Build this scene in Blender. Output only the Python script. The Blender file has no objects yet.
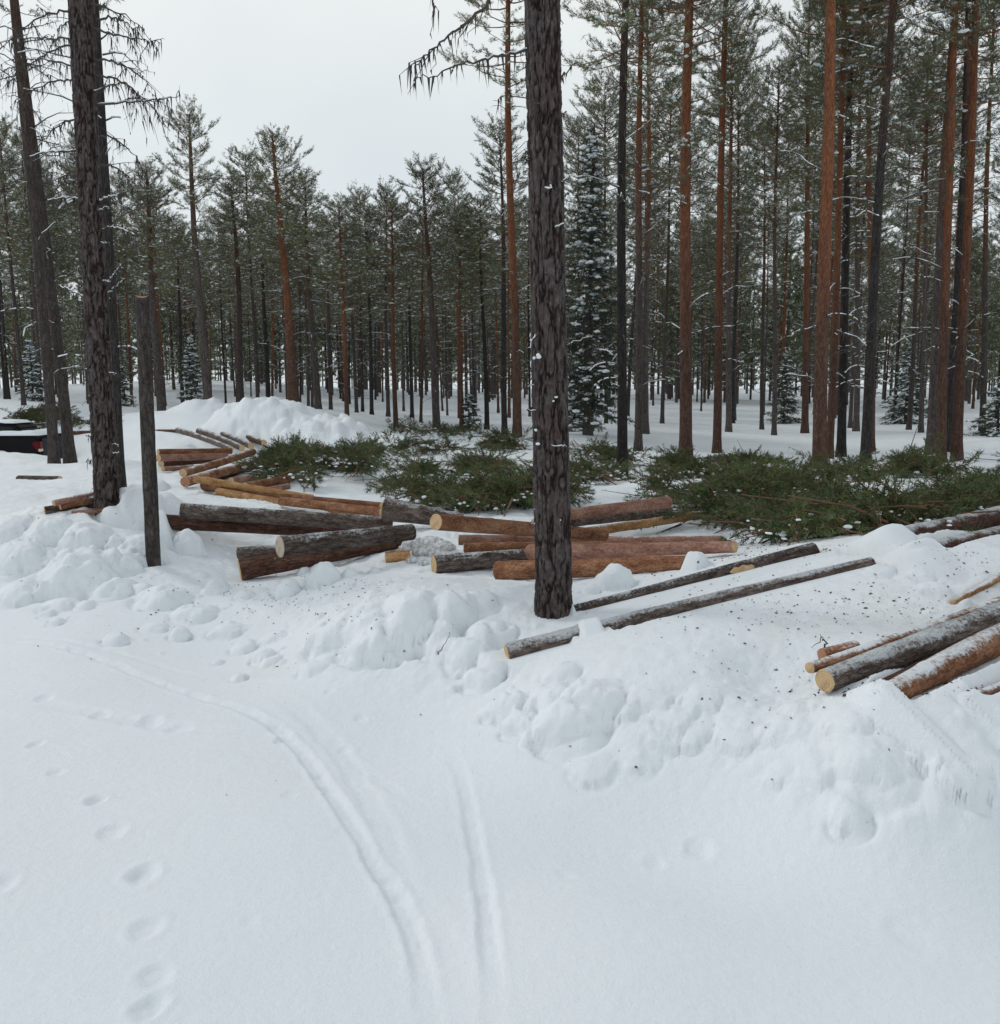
import bpy, math, time
import numpy as np
from mathutils import Vector, Matrix
R = math.radians
T0 = time.time()
sc = bpy.context.scene
COL = sc.collection
rng = np.random.default_rng(11)

# ------------------------------------------------------------------ camera model (focal 900 px, pitched down 7.6 degrees)
FPX, CZ, PITCH = 900.0, 1.65, R(7.6)
cp, sp = math.cos(PITCH), math.sin(PITCH)
def ray(px, py):
    a = (px - 500) / FPX; b = (512 - py) / FPX
    return np.array([a, cp + b * sp, -sp + b * cp])
def at(px, py, d):                       # point of the ray at world distance y = d
    r = ray(px, py); t = d / r[1]
    return np.array([r[0] * t, d, CZ + r[2] * t])
def atz(px, py, z):                      # point of the ray at height z
    r = ray(px, py); t = (z - CZ) / r[2]
    return np.array([r[0] * t, r[1] * t, z])
def proj(P):                             # world -> pixel, arrays
    P = np.atleast_2d(P)
    y = P[:, 1]; z = P[:, 2] - CZ
    dep = y * cp - z * sp; up = y * sp + z * cp
    return 500 + FPX * P[:, 0] / dep, 512 - FPX * up / dep

# ------------------------------------------------------------------ noise
def _h(ix, iy, iz, s):
    h = (ix.astype(np.int64) * 374761393 + iy.astype(np.int64) * 668265263 + iz.astype(np.int64) * 2147483647 + s * 144665) & 0xffffffff
    h = ((h ^ (h >> 13)) * 1274126177) & 0xffffffff
    h = ((h ^ (h >> 16)) * 2246822519) & 0xffffffff
    return ((h ^ (h >> 15)) & 0xffffff) / float(0xffffff)
def vn(x, y, s=0):
    x, y = np.broadcast_arrays(np.asarray(x, float), np.asarray(y, float))
    ix = np.floor(x); iy = np.floor(y); fx = x - ix; fy = y - iy
    fx = fx * fx * fx * (fx * (fx * 6 - 15) + 10); fy = fy * fy * fy * (fy * (fy * 6 - 15) + 10); z = np.zeros_like(ix)
    a = _h(ix, iy, z, s); b = _h(ix + 1, iy, z, s); c = _h(ix, iy + 1, z, s); d = _h(ix + 1, iy + 1, z, s)
    return (a + (b - a) * fx + (c - a) * fy + (a - b - c + d) * fx * fy) * 2 - 1
def fbm(x, y, s=0, o=4):
    t = 0; a = 1; n = 0
    for k in range(o):
        t = t + a * vn(x * 2 ** k + 17.3 * k, y * 2 ** k - 9.1 * k, s + k); n += a; a *= .5
    return t / n
def worley(x, y, s=0):                   # F1 distance and per-cell random
    ix = np.floor(x); iy = np.floor(y); best = np.full(x.shape, 9.); rid = np.zeros(x.shape); z = np.zeros_like(ix)
    for dx in (-1, 0, 1):
        for dy in (-1, 0, 1):
            cx = ix + dx; cy = iy + dy
            px = cx + _h(cx, cy, z, s); py = cy + _h(cx, cy, z, s + 7)
            d = np.hypot(px - x, py - y); m = d < best
            best = np.where(m, d, best); rid = np.where(m, _h(cx, cy, z, s + 13), rid)
    return best, rid
def cyl_noise(th, z, r, fz, ft, s):      # periodic-around noise on a cylinder through two blended sheets
    u = th / (2 * math.pi)
    n1 = fbm(u * ft, z * fz, s, 3); n2 = fbm((u - 1) * ft, z * fz, s, 3)
    w = np.clip((u - .85) / .15, 0, 1)
    return n1 * (1 - w) + n2 * w

# ------------------------------------------------------------------ mesh helpers
def new_obj(name, data, parent=None):
    o = bpy.data.objects.new(name, data); COL.objects.link(o)
    if parent is not None: o.parent = parent
    return o
def tag(o, label=None, cat=None, group=None, kind=None):
    if label: o['label'] = label
    if cat: o['category'] = cat
    if group: o['group'] = group
    if kind: o['kind'] = kind
    return o
def make_mesh(name, V, quads=None, tris=None, mq=None, mt=None, mats=(), smooth=True):
    me = bpy.data.meshes.new(name)
    V = np.asarray(V, np.float32)
    nq = 0 if quads is None else len(quads); nt = 0 if tris is None else len(tris)
    me.vertices.add(len(V)); me.vertices.foreach_set('co', V.ravel())
    idx = np.concatenate([np.asarray(q, np.int32).ravel() for q in (quads, tris) if q is not None and len(q)])
    me.loops.add(len(idx)); me.loops.foreach_set('vertex_index', idx)
    tot = np.concatenate([np.full(nq, 4, np.int32), np.full(nt, 3, np.int32)])
    st = np.concatenate([[0], np.cumsum(tot)[:-1]]).astype(np.int32)
    me.polygons.add(nq + nt); me.polygons.foreach_set('loop_start', st)
    try: me.polygons.foreach_set('loop_total', tot)
    except Exception: pass
    mi = np.concatenate([np.zeros(nq, np.int32) if mq is None else np.asarray(mq, np.int32), np.zeros(nt, np.int32) if mt is None else np.asarray(mt, np.int32)])
    me.polygons.foreach_set('material_index', mi)
    me.polygons.foreach_set('use_smooth', np.full(nq + nt, smooth))
    for m in mats: me.materials.append(m)
    me.update(calc_edges=True)
    return me
class MB:                                # collects arrays of quads and triangles
    def __init__(s): s.V = []; s.Q = []; s.T = []; s.mq = []; s.mt = []; s.n = 0
    def add(s, V, Q=None, T=None, m=0):
        V = np.asarray(V, float).reshape(-1, 3)
        if Q is not None and len(Q): Q = np.asarray(Q); s.Q.append(Q + s.n); s.mq.append(np.full(len(Q), m))
        if T is not None and len(T): T = np.asarray(T); s.T.append(T + s.n); s.mt.append(np.full(len(T), m))
        s.V.append(V); s.n += len(V)
    def mesh(s, name, mats, smooth=True):
        c = lambda L: np.concatenate(L) if L else None
        return make_mesh(name, c(s.V), c(s.Q), c(s.T), c(s.mq), c(s.mt), mats, smooth)
    def arrays(s):
        c = lambda L, k: np.concatenate(L) if L else np.zeros((0, k), int)
        return c(s.V, 3), c(s.Q, 4), c(s.T, 3), (np.concatenate(s.mq) if s.mq else np.zeros(0, int)), (np.concatenate(s.mt) if s.mt else np.zeros(0, int))
def unit(v): return v / np.maximum(np.linalg.norm(v, axis=-1, keepdims=True), 1e-9)
def segments(mb, P0, P1, r0, r1, k=3, m=0):           # tapered prisms
    P0 = np.asarray(P0, float); P1 = np.asarray(P1, float); n = len(P0)
    if n == 0: return
    d = unit(P1 - P0); ref = np.where(np.abs(d[:, 2:3]) > .9, np.array([[1., 0, 0]]), np.array([[0, 0, 1.]]))
    a = unit(np.cross(d, ref)); b = np.cross(d, a)
    an = np.arange(k) * 2 * math.pi / k
    off = a[:, None, :] * np.cos(an)[None, :, None] + b[:, None, :] * np.sin(an)[None, :, None]
    r0 = np.broadcast_to(r0, n)[:, None, None]; r1 = np.broadcast_to(r1, n)[:, None, None]
    V = np.concatenate([P0[:, None] + off * r0, P1[:, None] + off * r1], 1).reshape(-1, 3)
    base = (np.arange(n) * 2 * k)[:, None]; i = np.arange(k); j = (i + 1) % k
    Q = np.stack([base + i, base + j, base + j + k, base + i + k], -1).reshape(-1, 4)
    mb.add(V, Q, None, m)
def tube(mb, P, r, k=8, m=0, cap=True):
    P = np.asarray(P, float); n = len(P); r = np.broadcast_to(r, n)
    d = unit(np.gradient(P, axis=0)); ref = np.array([0, 0, 1.]) if abs(d[0, 2]) < .9 else np.array([1., 0, 0])
    a = unit(np.cross(d, ref)); b = np.cross(d, a)
    an = np.arange(k) * 2 * math.pi / k
    V = P[:, None] + (a[:, None] * np.cos(an)[None, :, None] + b[:, None] * np.sin(an)[None, :, None]) * r[:, None, None]
    i = np.arange(k); j = (i + 1) % k; base = (np.arange(n - 1) * k)[:, None]
    Q = np.stack([base + i, base + i + k, base + j + k, base + j], -1).reshape(-1, 4)
    V = V.reshape(-1, 3); Tn = None
    if cap:
        V = np.concatenate([V, P[:1], P[-1:]]); c0 = n * k; c1 = n * k + 1; L = (n - 1) * k
        Tn = np.concatenate([np.stack([np.full(k, c0), i, j], -1), np.stack([np.full(k, c1), L + j, L + i], -1)])
    mb.add(V, Q, Tn, m)
def blades(mb, P, D, L, W, n, spread, rg, m=0):       # n needle blades per tuft
    N = len(P)
    if N == 0: return
    P = np.repeat(P, n, 0); D = np.repeat(D, n, 0)
    v = rg.normal(size=(N * n, 3)); v = unit(v)
    dr = unit(D * (1 - spread) + v * spread)
    L = L * (.7 + .6 * rg.random(N * n))[:, None]
    s = unit(np.cross(dr, rg.normal(size=(N * n, 3)))) * W * .5
    b = P + D * (rg.random((N * n, 1)) - .5) * L
    V = np.stack([b - s, b + s, b + dr * L], 1).reshape(-1, 3)
    mb.add(V, None, np.arange(N * n * 3).reshape(-1, 3), m)
ICO = None
def blobs(mb, P, S, rg, m=0, flat=.5):                # lumpy little snow cushions, 14-vertex
    global ICO
    if len(P) == 0: return
    if ICO is None:
        import bmesh
        bm = bmesh.new(); bmesh.ops.create_icosphere(bm, subdivisions=1, radius=1); bm.verts.ensure_lookup_table()
        ICO = (np.array([v.co[:] for v in bm.verts]), np.array([[v.index for v in f.verts] for f in bm.faces])); bm.free()
    V0, F0 = ICO; N = len(P); k = len(V0)
    V = V0[None] * (1 + .16 * rg.normal(size=(N, k, 1)))
    V = V * np.stack([1 + .5 * rg.random(N), .6 + .5 * rg.random(N), np.full(N, flat)], -1)[:, None]
    a = rg.random(N) * 6.28; c, s_ = np.cos(a)[:, None], np.sin(a)[:, None]
    x = V[..., 0] * c - V[..., 1] * s_; y = V[..., 0] * s_ + V[..., 1] * c
    V = np.stack([x, y, V[..., 2]], -1) * np.broadcast_to(S, N)[:, None, None] + P[:, None]
    mb.add(V.reshape(-1, 3), None, (F0[None] + (np.arange(N) * k)[:, None, None]).reshape(-1, 3), m)

# ------------------------------------------------------------------ materials
def newmat(name):
    m = bpy.data.materials.new(name); m.use_nodes = True; nt = m.node_tree
    b = nt.nodes['Principled BSDF']; return m, nt, b
def node(nt, t, **kw):
    n = nt.nodes.new(t)
    for k, v in kw.items(): setattr(n, k, v)
    return n
def ramp(nt, fac, stops, interp='LINEAR'):
    r = node(nt, 'ShaderNodeValToRGB'); r.color_ramp.interpolation = interp
    e = r.color_ramp.elements
    while len(e) < len(stops): e.new(.5)
    for el, (p, c) in zip(e, stops): el.position = p; el.color = (*c, 1) if len(c) == 3 else c
    nt.links.new(fac, r.inputs[0]); return r.outputs[0]
def noise(nt, vec, scale, detail=4, rough=.55):
    n = node(nt, 'ShaderNodeTexNoise'); n.inputs['Scale'].default_value = scale; n.inputs['Detail'].default_value = detail; n.inputs['Roughness'].default_value = rough
    nt.links.new(vec, n.inputs['Vector']); return n.outputs[0]
def mixc(nt, fac, a, b, mode='MIX'):
    m = node(nt, 'ShaderNodeMix', data_type='RGBA', blend_type=mode)
    if isinstance(fac, (int, float)): m.inputs[0].default_value = fac
    else: nt.links.new(fac, m.inputs[0])
    for v, i in ((a, 6), (b, 7)):
        if isinstance(v, tuple): m.inputs[i].default_value = (*v, 1)
        else: nt.links.new(v, m.inputs[i])
    return m.outputs[2]
def math_(nt, op, a, b=None, c=None, clamp=False):
    m = node(nt, 'ShaderNodeMath', operation=op, use_clamp=clamp)
    for i, v in enumerate((a, b, c)):
        if v is None: continue
        if isinstance(v, (int, float)): m.inputs[i].default_value = v
        else: nt.links.new(v, m.inputs[i])
    return m.outputs[0]
def mapr(nt, v, a, b, c=0, d=1):
    m = node(nt, 'ShaderNodeMapRange'); nt.links.new(v, m.inputs[0])
    for i, x in enumerate((a, b, c, d)): m.inputs[i + 1].default_value = x
    return m.outputs[0]
def bump(nt, b, h, strength, dist):
    n = node(nt, 'ShaderNodeBump'); n.inputs['Strength'].default_value = strength; n.inputs['Distance'].default_value = dist
    nt.links.new(h, n.inputs['Height']); nt.links.new(n.outputs[0], b.inputs['Normal'])
def objvec(nt, scale):
    tc = node(nt, 'ShaderNodeTexCoord'); mp = node(nt, 'ShaderNodeMapping'); mp.inputs['Scale'].default_value = scale
    oi = node(nt, 'ShaderNodeObjectInfo'); cx = node(nt, 'ShaderNodeCombineXYZ')
    for i in range(3):
        nt.links.new(math_(nt, 'MULTIPLY', oi.outputs['Random'], 7.3 + 3 * i), cx.inputs[i])
    nt.links.new(cx.outputs[0], mp.inputs['Location'])
    nt.links.new(tc.outputs['Object'], mp.inputs[0]); return mp.outputs[0], tc, oi

SNOWC = (.83, .87, .90)
def snow_material():
    m, nt, b = newmat('snow')
    geo = node(nt, 'ShaderNodeNewGeometry')
    v = geo.outputs['Position']
    n1 = noise(nt, v, .7, 4); n2 = noise(nt, v, 26, 5, .6); n3 = noise(nt, v, 130, 3, .7)
    c = ramp(nt, n1, [(.3, (.80, .85, .885)), (.7, (.85, .885, .91))])
    # needle and bark litter, where the mesh attribute says it lies
    at_ = node(nt, 'ShaderNodeAttribute', attribute_name='litter')
    vo = node(nt, 'ShaderNodeTexVoronoi'); vo.inputs['Scale'].default_value = 38; vo.inputs['Randomness'].default_value = 1
    nt.links.new(v, vo.inputs['Vector'])
    dot = mapr(nt, vo.outputs['Distance'], .16, .08)
    sel = mapr(nt, noise(nt, v, 3.1, 4, .7), .56, .66)
    f = math_(nt, 'MULTIPLY', math_(nt, 'MULTIPLY', dot, sel), at_.outputs['Fac'], clamp=True)
    c = mixc(nt, math_(nt, 'MULTIPLY', f, .75), c, (.16, .12, .09))
    ds = math_(nt, 'MULTIPLY', math_(nt, 'MULTIPLY', mapr(nt, noise(nt, v, 2.2, 5, .7), .5, .75), at_.outputs['Fac']), .4, clamp=True)
    c = mixc(nt, ds, c, (.60, .55, .48))
    nt.links.new(c, b.inputs['Base Color'])
    b.inputs['Roughness'].default_value = .65; b.inputs['Specular IOR Level'].default_value = .25
    b.inputs['Subsurface Weight'].default_value = 0.0
    h = math_(nt, 'ADD', n2, math_(nt, 'MULTIPLY', n3, .35))
    bump(nt, b, h, .5, .014)
    return m
SNOW = snow_material()
def snowclump_material():
    m, nt, b = newmat('snow_clump'); b.inputs['Base Color'].default_value = (.80, .85, .88, 1); b.inputs['Roughness'].default_value = .7
    return m
SNOWB = snowclump_material()

def bark(name, cols_low, cols_high, h0, h1, axis=2, snow=.0, scale=1.0, cell=22, dep=.02, dust=0.0, speck=.5, cr=.85):
    """plates stretched along the trunk; colour goes from cols_low to cols_high between heights h0 and h1"""
    m, nt, b = newmat(name)
    s = [1, 1, 1]; s[axis] = (.26 if axis == 2 else .30) if cr > .5 else .4
    vec, tc, oi = objvec(nt, tuple(x * scale for x in s))
    def fis(sc_, wd): return mapr(nt, math_(nt, 'ABSOLUTE', math_(nt, 'SUBTRACT', noise(nt, vec, sc_, 4, .6), .5)), 0, wd)
    crk = math_(nt, 'ADD', math_(nt, 'MULTIPLY', fis(cell * 1.0, .07), .6), math_(nt, 'MULTIPLY', fis(cell * 2.6, .09), .4))
    crack = math_(nt, 'ADD', math_(nt, 'MULTIPLY', crk, cr), 1 - cr)
    patch = noise(nt, vec, cell * .45, 3)
    n1 = noise(nt, vec, 30, 5, .65); n2 = noise(nt, vec, 4, 3)
    sx = node(nt, 'ShaderNodeSeparateXYZ'); nt.links.new(tc.outputs['Object'], sx.inputs[0])
    hz = mapr(nt, math_(nt, 'ADD', sx.outputs[axis], math_(nt, 'MULTIPLY', n2, 1.5)), h0 + .75, h1 + .75)
    flk = noise(nt, vec, 95 if axis == 0 else 60, 6, .8)
    def colset(c3):
        d, mid, l = c3
        if cr < .5:
            base = ramp(nt, math_(nt, 'ADD', math_(nt, 'MULTIPLY', flk, .62), math_(nt, 'MULTIPLY', patch, .38)), [(.36, d), (.46, mid), (.53, tuple(.6 * a_ + .4 * b_ for a_, b_ in zip(mid, l))), (.62, l)])
            return mixc(nt, crack, d, base)
        cc = ramp(nt, math_(nt, 'ADD', math_(nt, 'MULTIPLY', n1, .6), math_(nt, 'MULTIPLY', patch, .4)), [(.36, mid), (.62, l)])
        return mixc(nt, crack, d, cc)
    lo = colset(cols_low); hi = colset(cols_high) if cols_high else lo
    c = mixc(nt, hz, lo, hi) if cols_high else lo
    hs = node(nt, 'ShaderNodeHueSaturation'); nt.links.new(c, hs.inputs['Color'])
    nt.links.new(mapr(nt, oi.outputs['Random'], 0, 1, .75, 1.25), hs.inputs['Value']); c = hs.outputs[0]
    geo = node(nt, 'ShaderNodeNewGeometry'); gs = node(nt, 'ShaderNodeSeparateXYZ'); nt.links.new(geo.outputs['Normal'], gs.inputs[0])
    if dust > 0:
        up = mapr(nt, gs.outputs[2], .25, .95)
        dn = noise(nt, tc.outputs['Object'], 48, 8, .82)
        f = mapr(nt, math_(nt, 'ADD', math_(nt, 'ADD', dn, math_(nt, 'MULTIPLY', up, dust)), math_(nt, 'MULTIPLY', math_(nt, 'SUBTRACT', noise(nt, tc.outputs['Object'], 5, 4, .6), .5), .6)), .72, .90, 0, .92)
        f = math_(nt, 'MULTIPLY', f, math_(nt, 'GREATER_THAN', gs.outputs[2], -.1))
        c = mixc(nt, f, c, SNOWC)
    if speck > 0:
        sn = noise(nt, tc.outputs['Object'], 16, 3, .6)
        f = mapr(nt, sn, .80 - .1 * speck, .83 - .1 * speck)
        c = mixc(nt, f, c, SNOWC)
    nt.links.new(c, b.inputs['Base Color']); b.inputs['Roughness'].default_value = .92; b.inputs['Specular IOR Level'].default_value = .2
    h = math_(nt, 'ADD', math_(nt, 'ADD', crack, math_(nt, 'MULTIPLY', flk, .8)), math_(nt, 'MULTIPLY', n1, .6))
    bump(nt, b, h, .9, dep)
    return m
GREY = ((.022, .018, .017), (.085, .068, .062), (.19, .16, .15))
DARK = ((.010, .009, .009), (.040, .034, .033), (.10, .088, .085))
RUST = ((.07, .028, .016), (.23, .085, .042), (.36, .155, .08))
BROWN = ((.030, .017, .013), (.115, .060, .043), (.21, .125, .095))
M_TR = [bark('bark_orange', BROWN, RUST, 2.5, 5.5), bark('bark_brown', GREY, RUST, 5, 9),
        bark('bark_dark', DARK, BROWN, 6, 11), bark('bark_grey', GREY, BROWN, 5, 10)]
M_POLE = bark('bark_pole', GREY, GREY, 3, 5, speck=.3)
PINK = ((.12, .055, .042), (.27, .135, .098), (.52, .33, .25))
ORNG = ((.060, .026, .016), (.20, .082, .042), (.46, .25, .145))
YELL = ((.12, .055, .025), (.34, .165, .065), (.62, .40, .20))
GREYL = ((.016, .010, .008), (.105, .070, .055), (.31, .25, .22))
DRED = ((.018, .010, .008), (.095, .040, .026), (.23, .12, .085))
LM = {}
for nm, cs in (('pink', PINK), ('orange', ORNG), ('yellow', YELL), ('grey', GREYL), ('red', DRED)):
    for ds in (0, 1, 2):
        LM[nm, ds] = bark('log_bark_%s_%d' % (nm, ds), cs, None, 0, 1, axis=0, dust=(.05, .27, .37)[ds], cr=(.8 if nm in ('grey', 'red') else .30), cell=(26 if nm in ('grey', 'red') else 30), dep=.018 if nm in ('grey', 'red') else .006, speck=0)
def wood_mat(name, c1, c2):
    m, nt, b = newmat(name)
    tc = node(nt, 'ShaderNodeTexCoord'); sx = node(nt, 'ShaderNodeSeparateXYZ'); nt.links.new(tc.outputs['Object'], sx.inputs[0])
    r = math_(nt, 'POWER', math_(nt, 'ADD', math_(nt, 'MULTIPLY', sx.outputs[1], sx.outputs[1]), math_(nt, 'MULTIPLY', sx.outputs[2], sx.outputs[2])), .5)
    n = noise(nt, tc.outputs['Object'], 14, 4)
    w = math_(nt, 'SINE', math_(nt, 'MULTIPLY', math_(nt, 'ADD', r, math_(nt, 'MULTIPLY', n, .03)), 520))
    c = ramp(nt, mapr(nt, w, -3, 1.3), [(.1, c1), (.8, c2)])
    n2 = noise(nt, tc.outputs['Object'], 45, 4, .7)
    c = mixc(nt, mapr(nt, noise(nt, tc.outputs['Object'], 22, 3), .45, .7, 0, .5), c, tuple(.55 * q_ for q_ in c1)); c = mixc(nt, mapr(nt, n2, .58, .8, 0, .4), c, (.66, .62, .55))
    nt.links.new(c, b.inputs['Base Color']); b.inputs['Roughness'].default_value = .8
    bump(nt, b, n2, .4, .004); return m
WOOD = wood_mat('cut_wood', (.42, .25, .11), (.62, .43, .235))
WOODR = wood_mat('cut_wood_red', (.30, .12, .06), (.45, .22, .12))
WOODG = wood_mat('cut_wood_weathered', (.34, .27, .20), (.52, .44, .35))
def leaf_mat(name, c1, c2, c3):
    m, nt, b = newmat(name)
    geo = node(nt, 'ShaderNodeNewGeometry'); oi = node(nt, 'ShaderNodeObjectInfo')
    n = noise(nt, geo.outputs['Position'], 2.0, 4, .65)
    f = math_(nt, 'ADD', math_(nt, 'MULTIPLY', n, .72), math_(nt, 'MULTIPLY', geo.outputs['Random Per Island'], .28))
    c = ramp(nt, f, [(.3, c1), (.5, c2), (.72, c3)])
    hs = node(nt, 'ShaderNodeHueSaturation'); nt.links.new(c, hs.inputs['Color'])
    nt.links.new(mapr(nt, oi.outputs['Random'], 0, 1, .8, 1.25), hs.inputs['Value'])
    nt.links.new(hs.outputs[0], b.inputs['Base Color']); b.inputs['Roughness'].default_value = .55; b.inputs['Specular IOR Level'].default_value = .3
    return m
NEED = leaf_mat('pine_needles', (.056, .072, .032), (.128, .150, .070), (.235, .25, .13))
NEEDS = leaf_mat('spruce_needles', (.040, .055, .036), (.068, .09, .055), (.11, .135, .085))
NEEDF = leaf_mat('slash_needles', (.018, .030, .012), (.068, .098, .034), (.18, .215, .085))
TWIG, _nt, _b = newmat('dead_twig'); _b.inputs['Base Color'].default_value = (.075, .062, .055, 1); _b.inputs['Roughness'].default_value = .9
TWIGR, _nt, _b = newmat('rusty_twig'); _b.inputs['Base Color'].default_value = (.17, .085, .048, 1); _b.inputs['Roughness'].default_value = .9
LICH, _nt, _b = newmat('hanging_lichen'); _b.inputs['Base Color'].default_value = (.055, .055, .048, 1); _b.inputs['Roughness'].default_value = .95
CHIP, _nt, _b = newmat('bark_chip'); _b.inputs['Base Color'].default_value = (.075, .045, .03, 1); _b.inputs['Roughness'].default_value = .9

# ------------------------------------------------------------------ terrain: macro height from survey points
CTRL = []
def cz(px, py, z): CTRL.append(atz(px, py, z))
def cd(px, py, d): CTRL.append(at(px, py, d))
for p in [(0,1020),(250,1020),(500,1020),(750,1020),(1000,1020),(0,900),(150,900),(330,900),(500,900),(680,900),(850,900),(1000,910),(0,760),(120,760),(250,760),(380,800),(500,790),(0,690),(150,680),(250,690),(0,650),(330,740),(600,820),(420,730)]: cz(*p, 0)
for p in [(1000,850,.07),(1000,800,.16),(850,800,.15),(720,780,.08),(700,750,.16),(800,760,.22),(1000,705,.45),(900,708,.44),(830,700,.42),(740,690,.4),(650,665,.38),(575,665,.33),(520,665,.28),(480,655,.2),(900,755,.3),(960,750,.34),(600,745,.12),(540,705,.22),(500,720,.05),(450,690,.05),
          (790,655,.40),(700,620,.44),(640,610,.42),(600,600,.38),(552,612,.36),(880,545,.74),(940,560,.70),(800,565,.62),(760,600,.56),(850,610,.60),(700,570,.50),(950,620,.52),(1000,640,.5),(900,660,.46),(1000,600,.58),(1000,540,.74),(940,530,.72),
          (610,570,.36),(660,560,.38),(500,585,.22),(540,575,.24),(450,580,.30),(430,600,.40),(390,580,.40),(350,600,.32),(400,615,.40),(450,640,.2),(400,655,.1),(330,650,.05),(280,620,.04),(240,600,.08),(200,640,.02),(260,580,.12),(320,580,.16),
          (0,600,.05),(80,610,.05),(150,600,.08),(0,565,.22),(60,560,.28),(120,565,.2),(200,585,.1),(50,530,.42),(100,535,.40),(0,515,.45),(60,512,.42),(130,505,.62),(136,480,.78),(150,500,.6),(110,505,.5),(180,540,.24),(200,500,.34),
          (40,485,.22),(90,480,.25),(0,480,.15),(0,465,.1),(200,470,.25),(270,500,.22),(340,535,.2),(420,545,.3),(460,550,.3),(560,560,.26),(640,520,.22),(720,540,.30),(440,500,.2),(350,480,.2),(540,495,.25),(650,495,.2),(750,510,.3),(850,520,.45)]: cz(*p)
for p in [(20,461,21),(60,460,20.5),(0,446,25),(40,452,23.5),(163,420,33),(209,422,33),(243,411,36),(294,408,34),(318,410,36),(347,427,30),(396,429,32),(437,430,34),(490,426,38),(516,436,27),(591,434,30),(622,475,18),(639,453,25),(685,460,21),(717,452,24),(729,431,36),(820,471,19),(841,458,24),(865,467,20.5),(931,452,22),(957,459,21),
          (560,415,55),(700,414,55),(820,416,55),(950,417,55),(80,384,85),(200,380,90),(320,386,90),(420,392,90),(0,398,42),(60,402,42),(100,416,34),(130,395,62),(100,432,27),(180,436,26),(300,425,28),(450,450,24),(550,455,22),(750,465,20),(950,472,18.5),(640,430,34),(1000,440,26)]: cd(*p)
# the plowed dip the pickup stands in
for x, y in ((-14, 25), (-16.5, 25), (-12.5, 25.5), (-19, 25), (-15, 27.5)): CTRL.append(np.array([x, y, -.85]))
for x, y in ((-4, 0), (0, 0), (4, 0), (-7, 3), (7, 2), (0, -6), (8, -2), (-8, -2), (-3, 1.2), (3, 1.2)): CTRL.append(np.array([x, y, 0.]))
for x, y, z in ((6, 3.6, .4), (7, 5.5, .6), (9, 8, .6), (12, 12, .5), (-9, 8, .2), (-12, 12, .3), (-16, 18, .2)): CTRL.append(np.array([x, y, z]))
CTRL = np.array(CTRL)
def trend(x, y): return np.interp(y, [9, 14, 22, 40, 55, 100, 160, 400], [0, .12, .15, .45, .6, 1.3, 2.2, 5])
def feat(x, y): q = np.maximum(y, -1) + 2.2; return np.stack([x / q, np.log(q)], -1)
FC = feat(CTRL[:, 0], CTRL[:, 1]); LS = .115
def kern(A, B): d2 = ((A[:, None] - B[None]) ** 2).sum(-1); return .75 * np.exp(-d2 / (2 * LS * LS)) + .25 * np.exp(-d2 / (2 * (LS * 2.6) ** 2))
KW = np.linalg.solve(kern(FC, FC) + .02 * np.eye(len(FC)), CTRL[:, 2] - trend(CTRL[:, 0], CTRL[:, 1]))
def macro(x, y):
    x = np.asarray(x, float); y = np.asarray(y, float); sh = x.shape; x = x.ravel(); y = y.ravel()
    out = trend(x, y)
    for i in range(0, len(x), 40000):
        out[i:i + 40000] += kern(feat(x[i:i + 40000], y[i:i + 40000]), FC) @ KW
    return out.reshape(sh)
def ground_at(px, py, off=0.0, dmin=1.5, dmax=70):     # where the ray meets the macro ground raised by off
    r = ray(px, py); ys = np.exp(np.linspace(math.log(dmin), math.log(dmax), 3000)); t = ys / r[1]
    x = r[0] * t; z = CZ + r[2] * t; g = macro(x, ys) + off
    k = np.argmax(z < g) if (z < g).any() else len(ys) - 1
    return np.array([x[k], ys[k], z[k]])

# ------------------------------------------------------------------ logs
LOGS = []     # (P0, P1, r0, r1, colour, dust, bury intervals, label, wood)
def log(a, b, ra, rb, col, dust, label, oa=.7, ob=.7, bury=(), wood=WOOD, cutb=True):
    pa = ground_at(a[0], a[1], 0); da = pa[1]; rra = ra * da / FPX
    pa = ground_at(a[0], a[1], oa * rra) if len(a) == 2 else at(*a)
    pb = ground_at(b[0], b[1], 0); rrb = rb * pb[1] / FPX
    pb = ground_at(b[0], b[1], ob * rrb) if len(b) == 2 else at(*b)
    LOGS.append(dict(a=pa, b=pb, ra=ra * pa[1] / FPX, rb=rb * pb[1] / FPX, col=col, dust=dust, label=label, bury=bury, wood=wood))
# front centre stack
log((436,522),(604,535), 8.5,6, 'orange',0,'orange barked log on top of the centre stack, pale round cut end facing left', 5, 4)
log((459,540),(600,541), 5.5,5, 'pink',0,'thin pinkish log lying between the top orange log and its neighbour in the centre stack', 2.5, 2.5)
log((465,548),(640,546), 5.5,5, 'orange',0,'thin orange log in the centre stack, small cut end just right of frozen lumps', 1.6, 2)
log((434,565),(590,552), 9.5,7.5, 'grey',1,'grey barked log with snow dusted top, leftmost cut end low in the centre stack', .8, .8)
log((530,553),(735,547), 8.5,6, 'pink',0,'long pink log whose cut end peeps out left of the close pine trunk', 1.6, 1.2)
log((498,571),(694,563), 10.5,8, 'orange',0,'thick log with large pale round cut end lowest in front of the close pine trunk', .8, .45, bury=((.955,1.06),))
log((540,518),(668,502), 5.5,6, 'pink',0,'pinkish log topmost in the stack right behind the close pine trunk', 4.5, 4.5)
log((535,525),(668,511), 6.5,6, 'grey',0,'grey brown log just under the topmost pink log behind the close pine', 2.5, 2.5)
log((552,537),(706,514), 5,4, 'yellow',1,'bright yellow orange log with peeling bark reaching into the green slash', 2, 2)
log((556,540),(722,539), 4,3.5, 'pink',1,'thin pink log squeezed behind the long pink log, right end in the slash', 1.2, 1.2)
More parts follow.
